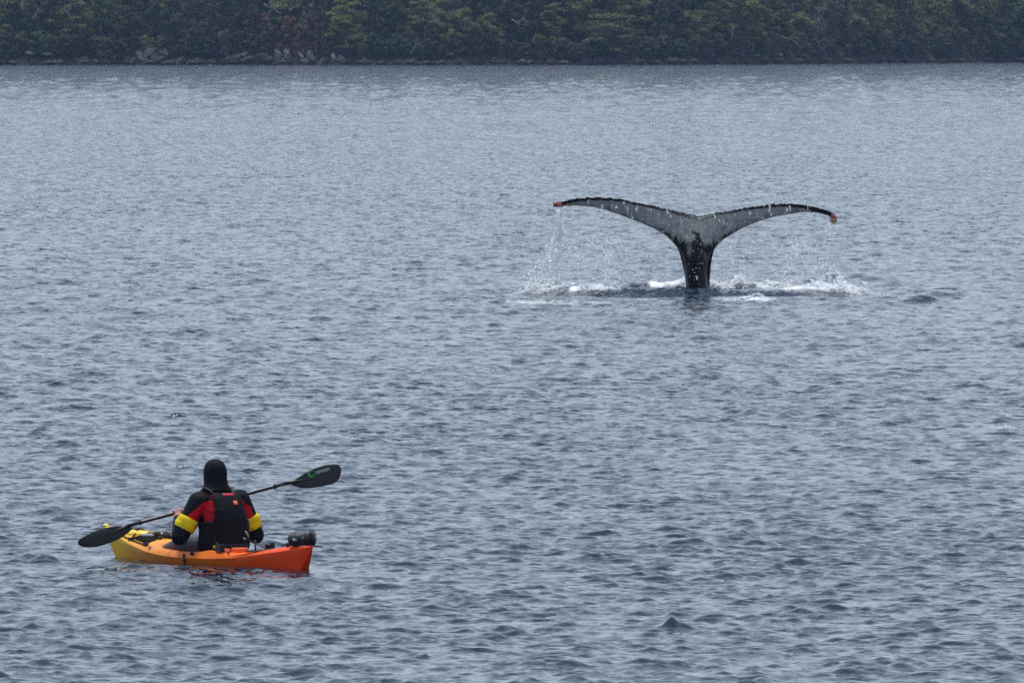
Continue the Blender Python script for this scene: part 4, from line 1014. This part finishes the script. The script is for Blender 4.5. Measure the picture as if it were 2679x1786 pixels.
def build_person():
    e1 = PD.normalized()
    HL, HR = PL + PD * .06, PL + PD * .60
    SL, SR = Vector((-.15, .225, .602)), Vector((-.15, -.240, .615))
    EL, ER = Vector((-.09, .385, .275)), Vector((-.14, -.41, .275))
    parts = MB()
    rows = []
    for z in np.linspace(.10, .75, 26):
        c, w, d = torso(z); rows.append([(c + d * math.cos(a), w * math.sin(a), z) for a in np.linspace(0, 2 * math.pi, 28, endpoint=False)])
    b0 = len(parts.v); parts.grid(rows, closed_u=True); parts.f.append(tuple(b0 + j for j in range(28))[::-1]); parts.m.append(0)
    e = b0 + 25 * 28; parts.f.append(tuple(e + j for j in range(28))); parts.m.append(0)
    # head: skull, jaw, nose, brow, ears, lips
    hc = Vector((-.085, 0, .855))
    parts.ell(hc + Vector((-.005, 0, .02)), (.102, .080, .100), 20, 14)
    parts.ell(hc + Vector((.03, 0, -.045)), (.068, .060, .075), 16, 12)
    parts.ell(hc + Vector((.104, 0, -.022)), (.020, .013, .024), 10, 8)
    parts.ell(hc + Vector((.082, 0, .022)), (.020, .052, .012), 12, 8)
    parts.ell(hc + Vector((.088, 0, -.068)), (.012, .025, .009), 10, 6)
    parts.ell(hc + Vector((.072, 0, -.102)), (.022, .026, .020), 10, 8)
    for sg in (1, -1): parts.ell(hc + Vector((.0, sg * .082, -.01)), (.024, .010, .034), 10, 8)
    capsule(parts, (-.12, 0, .68), (-.095, 0, .79), .066, .062)
    # shoulders, arms
    for S_, E_, H_, sg in ((SL, EL, HL, 1), (SR, ER, HR, -1)):
        parts.ell(S_ + Vector((.0, -sg * .02, -.005)), (.104, .106, .098), 14, 10)
        capsule(parts, S_, E_, .090, .084); 
        to = (H_ - E_).normalized(); wr = H_ - to * .085
        capsule(parts, E_, wr, .080, .042)
    # hips and legs
    for sg in (1, -1):
        hip, knee, foot = Vector((-.2, sg * .105, .175)), Vector((.2, sg * .205, .195)), Vector((.62, sg * .12, .12))
        capsule(parts, hip, knee, .098, .068); capsule(parts, knee, foot, .062, .045)
        capsule(parts, foot + Vector((.0, 0, -.01)), foot + Vector((.03, sg * .03, .03)), .040, .03)
    # hands: palm behind the shaft, four curled fingers and a thumb
    for E_, H_, sg in ((EL, HL, 1), (ER, HR, -1)):
        to = (H_ - E_).normalized(); a = (to - e1 * to.dot(e1)).normalized(); b = e1.cross(a)
        if b.z < 0: b = -b
        capsule(parts, H_ - to * .10, H_ - a * .040, .034, .030)
        for i in range(4):
            off = (i - 1.5) * .0215; L_ = (.92, 1.05, 1.0, .82)[i]; pts = []
            for t in np.linspace(0, 1, 7):
                an = R(165) - t * R(255) * L_; pts.append(H_ + e1 * (off + .002 * i) + (a * math.cos(an) + b * math.sin(an)) * (.034 - .006 * t))
            parts.tube(pts, [.0105, .0105, .0100, .0095, .009, .0085, .006], 8)
            parts.ell(H_ + e1 * off + (a * math.cos(R(165)) + b * math.sin(R(165))) * .036, (.014, .014, .014), 8, 6)
        pts = []
        for t in np.linspace(0, 1, 6):
            an = R(200) + t * R(150); pts.append(H_ - e1 * sg * -.038 * (1 - .2 * t) + (a * math.cos(an) + b * math.sin(an)) * (.036 - .006 * t))
        parts.tube(pts, [.014, .013, .012, .011, .010, .007], 8)
    tmp = parts.build('tmp_body', [BLACKP])
    md = tmp.modifiers.new('r', 'REMESH'); md.mode = 'VOXEL'; md.voxel_size = .0065; md.use_smooth_shade = True
    ms = tmp.modifiers.new('s', 'SMOOTH'); ms.factor = .5; ms.iterations = 3
    bpy.context.view_layer.update()
    me = bpy.data.meshes.new_from_object(tmp.evaluated_get(bpy.context.evaluated_depsgraph_get()))
    bpy.data.objects.remove(tmp); me.name = 'person'
    SUIT = plain('black drysuit cloth', (.006, .006, .010), .75, .15, .4, 16, .5, .015)
    RED = plain('red drysuit cloth', (.42, .006, .016), .75, .2, .25, 16, .6, .015)
    GREY = plain('slate grey trousers', (.06, .065, .085), .7, .25, .3, 16, .5, .012)
    SKIN = plain('skin', (.34, .165, .12), .55, .35, .15, 30, .1)
    EYE = plain('eye', (.05, .035, .03), .2, .5, .2)
    me.materials.clear()
    for m_ in (SUIT, RED, GREY, SKIN, EYE): me.materials.append(m_)
    n = len(me.polygons); C = np.empty(n * 3, np.float32); me.polygons.foreach_get('center', C); C = C.reshape(-1, 3)
    mi = np.zeros(n, np.int32)
    def seg(p, q):
        p, q = np.array(p), np.array(q); d = q - p; t = np.clip(((C - p) @ d) / (d @ d), 0, 1); return np.linalg.norm(C - p - t[:, None] * d, axis=1), t
    x, y, z = C.T
    # red panels on the shoulder blades and flanks
    wob = .015 * np.sin(z * 40 + y * 25)
    for sg, S_, E_ in ((1, SL, EL), (-1, SR, ER)):
        da, ta = seg(S_, E_)
        yy = y * sg
        red = (z > .345) & (z < .605 + wob) & (yy > .06) & (x < -.14) & (yy < .235 + wob + (.60 - z) * .9) & (x < -.16 + .0 * z) 
        red2 = (z > .622) & (z < .66) & (yy > .06) & (yy < .14) & (x < -.15)
        mi[red | red2] = 1
    legs = (x > -.12) & (z < .32) & (np.abs(y) < .3) & (z < .33)
    da1, ta1 = seg(EL, HL); da2, ta2 = seg(ER, HR)
    legs &= (da1 > .085) & (da2 > .085)
    mi[legs | ((z < .17) & (x > -.3))] = 2
    for E_, H_ in ((EL, HL), (ER, HR)):
        d, t = seg(E_, H_); ln = (H_ - E_).length
        tt = ((C - np.array(E_)) @ np.array((H_ - E_).normalized()))
        mi[(tt > ln - .115) & (np.linalg.norm(C - np.array(H_), axis=1) < .13)] = 3
    hd = np.linalg.norm((C - np.array(hc)) / np.array([1, 1, 1.2]), axis=1)
    face = (z > .70) & (x > hc.x + .005) ; mi[face] = 3
    for sg in (1, -1): mi[np.linalg.norm(C - np.array(hc + Vector((.088, sg * .032, .002))), axis=1) < .013] = 4
    me.polygons.foreach_set('material_index', mi)
    me.polygons.foreach_set('use_smooth', np.ones(n, bool)); me.update()
    o = bpy.data.objects.new('person', me); COL.objects.link(o); o.location = KY; o.rotation_euler = (0, 0, KROT)
    tag(o, 'person in black hood, red and black drysuit and life vest paddling the kayak', 'person')

    # hood
    NEO = plain('black neoprene hood', (.004, .004, .008), .7, .12, .4, 30, .2)
    mb = MB(); prof = [(.992, .012, .010), (.985, .045, .036), (.97, .080, .066), (.94, .108, .089), (.90, .123, .102), (.86, .127, .107), (.82, .122, .106), (.785, .118, .109), (.765, .117, .110), (.748, .119, .116), (.732, .121, .126), (.716, .124, .140), (.70, .132, .158)]
    N = 36; rows = []
    for z_, a_, b_ in prof:
        cx = float(np.interp(z_, [.67, .72, .80, .99], [-.135, -.115, -.095, -.088])); rows.append([(cx - a_ * math.cos(t), b_ * math.sin(t), z_) for t in np.linspace(0, 2 * math.pi, N, endpoint=False)])
    mb.grid(rows, closed_u=True)
    keep = []
    for f in mb.f:
        c = sum((Vector(mb.v[i]) for i in f), Vector()) / 4
        op = c.x > hc.x + .055 and .775 < c.z < .935 and abs(c.y) < .066
        if not op: keep.append(f)
    mb.f = keep; mb.m = [0] * len(keep)
    h_ = mb.build('hood', NEO, o); md = h_.modifiers.new('t', 'SOLIDIFY'); md.thickness = .006; md.offset = -1
    sb = h_.modifiers.new('s', 'SUBSURF'); sb.levels = sb.render_levels = 1

    # yellow sleeve bands above the elbows
    YEL = plain('yellow sleeve cloth', (.72, .52, .006), .65, .2, .18, 22, .6, .012)
    for S_, E_ in ((SL, EL), (SR, ER)):
        mb = MB(); pts, rd = [], []
        for t in np.linspace(.48, .80, 9):
            pts.append(S_.lerp(E_, t)); rd.append(.093 + .006 * math.sin((t - .48) / .32 * math.pi) + .002 * math.sin(t * 47))
        rows = []
        d = (E_ - S_).normalized(); a = d.cross(Vector((0, 0, 1))).normalized(); b = a.cross(d)
        for p, r_ in zip(pts, rd):
            rows.append([p + (a * math.cos(t) + b * math.sin(t)) * (r_ + .003 * math.sin(3 * t + p.z * 60)) for t in np.linspace(0, 2 * math.pi, 24, endpoint=False)])
        mb.grid(rows, closed_u=True); bb = mb.build('sleeve_band', YEL, o); md = bb.modifiers.new('t', 'SOLIDIFY'); md.thickness = .004

    # life vest: front and back panels joined at the waist, shoulder straps
    VEST = plain('black life vest nylon', (.005, .005, .008), .75, .15, .4, 18, .6, .02)
    mb = MB(); zs = np.linspace(.15, .67, 26); ph = np.linspace(0, 2 * math.pi, 61)[:-1]; rows = []
    for z_ in zs:
        c, w, d = torso(z_); off = .036 * min(1, (z_ - .13) / .05) * min(1, (.695 - z_) / .06) + .006; off = max(off, .012)
        rows.append([(c - (d + off) * math.cos(t), (w + off * .9) * math.sin(t), z_) for t in ph])
    mb.grid(rows, closed_u=True); keep = []
    for f in mb.f:
        cc = sum((Vector(mb.v[i]) for i in f), Vector()) / 4; c, w, d = torso(cc.z)
        an = abs(math.atan2(cc.y / w, -(cc.x - c) / d))            # 0 at the spine, pi at the breastbone
        bk = float(np.interp(cc.z, [.15, .34, .41, .49, .575, .645, .675], [9, 9, .88, .66, .58, .56, .60])); fr = float(np.interp(cc.z, [.15, .36, .43, .57, .675], [9, 9, 1.1, .75, .7]))
        if an < bk or (math.pi - an) < fr: keep.append(f)
    mb.f = keep; mb.m = [0] * len(keep)
    v = mb.build('life_vest', VEST, o); md = v.modifiers.new('t', 'SOLIDIFY'); md.thickness = .022; md.offset = -1
    bv = v.modifiers.new('s', 'SUBSURF'); bv.levels = bv.render_levels = 1
    STRAP = plain('grey shoulder webbing', (.05, .055, .05), .7, .3)
    for sg in (1, -1):
        mb = MB(); mb.tube([(-.25, sg * .095, .655), (-.215, sg * .128, .70), (-.15, sg * .145, .725), (-.08, sg * .135, .69), (-.03, sg * .11, .62)], .019, 8, flat=.4); mb.build('shoulder_strap', STRAP, o)
    ORL = plain('orange printed patch', (.75, .13, .03), .6); RDL = plain('red collar label', (.5, .01, .05), .6)
    def patch(name, mat, phi, z0, wdt, hgt, off=.050):
        c, w, d = torso(z0); mb_ = MB(); rws = []
        for j in np.linspace(-1, 1, 4):
            z_ = z0 + j * hgt; c, w, d = torso(z_); rws.append([(c - (d + off) * math.cos(t), (w + off * .9) * math.sin(t), z_) for t in phi + np.linspace(-1, 1, 5) * wdt])
        mb_.grid(rws); q = mb_.build(name, mat, v); s_ = q.modifiers.new('t', 'SOLIDIFY'); s_.thickness = .004; return q
    patch('vest_patch', ORL, R(-10), .588, R(4.6), .018, .074)
    patch('collar_label', RDL, R(-3), .664, R(14), .010, .062)
    LOOP = plain('pale cord loop', (.5, .48, .42), .6)
    c, w, d = torso(.27)
    mb = MB(); mb.tube([(c - d - .070, -.115, .325), (c - d - .066, -.14, .30), (c - d - .058, -.155, .27)], .0055, 6); mb.build('cord_loop', LOOP, v)
    mb = MB(); mb.tube([(c - d - .072, -.095, .262), (c - d - .070, -.115, .250)], .007, 6); mb.build('cord_loop', LOOP, v)
    mb = MB(); mb.box((-.385, .165, .185), (.012, .03, .013)); mb.build('buckle', YEL, v, False)
    return o
build_person()

# ------------------------------------------------------------------ haze over the channel
def build_haze():
    mb = MB(); mb.box((0, 1000, 26), (485, 1080, 33)); m = bpy.data.materials.new('haze'); m.use_nodes = True
    t = m.node_tree; t.nodes.clear(); o_ = t.nodes.new('ShaderNodeOutputMaterial'); v = t.nodes.new('ShaderNodeVolumePrincipled')
    v.inputs['Density'].default_value = HAZE_DENSITY; v.inputs['Color'].default_value = (.42, .62, 1.0, 1)
    t.links.new(v.outputs[0], o_.inputs['Volume'])
    o = mb.build('haze', m, smooth=False); tag(o, 'thin blue haze lying over the channel', 'haze', kind='stuff')
HAZE_DENSITY = .000052
build_haze()
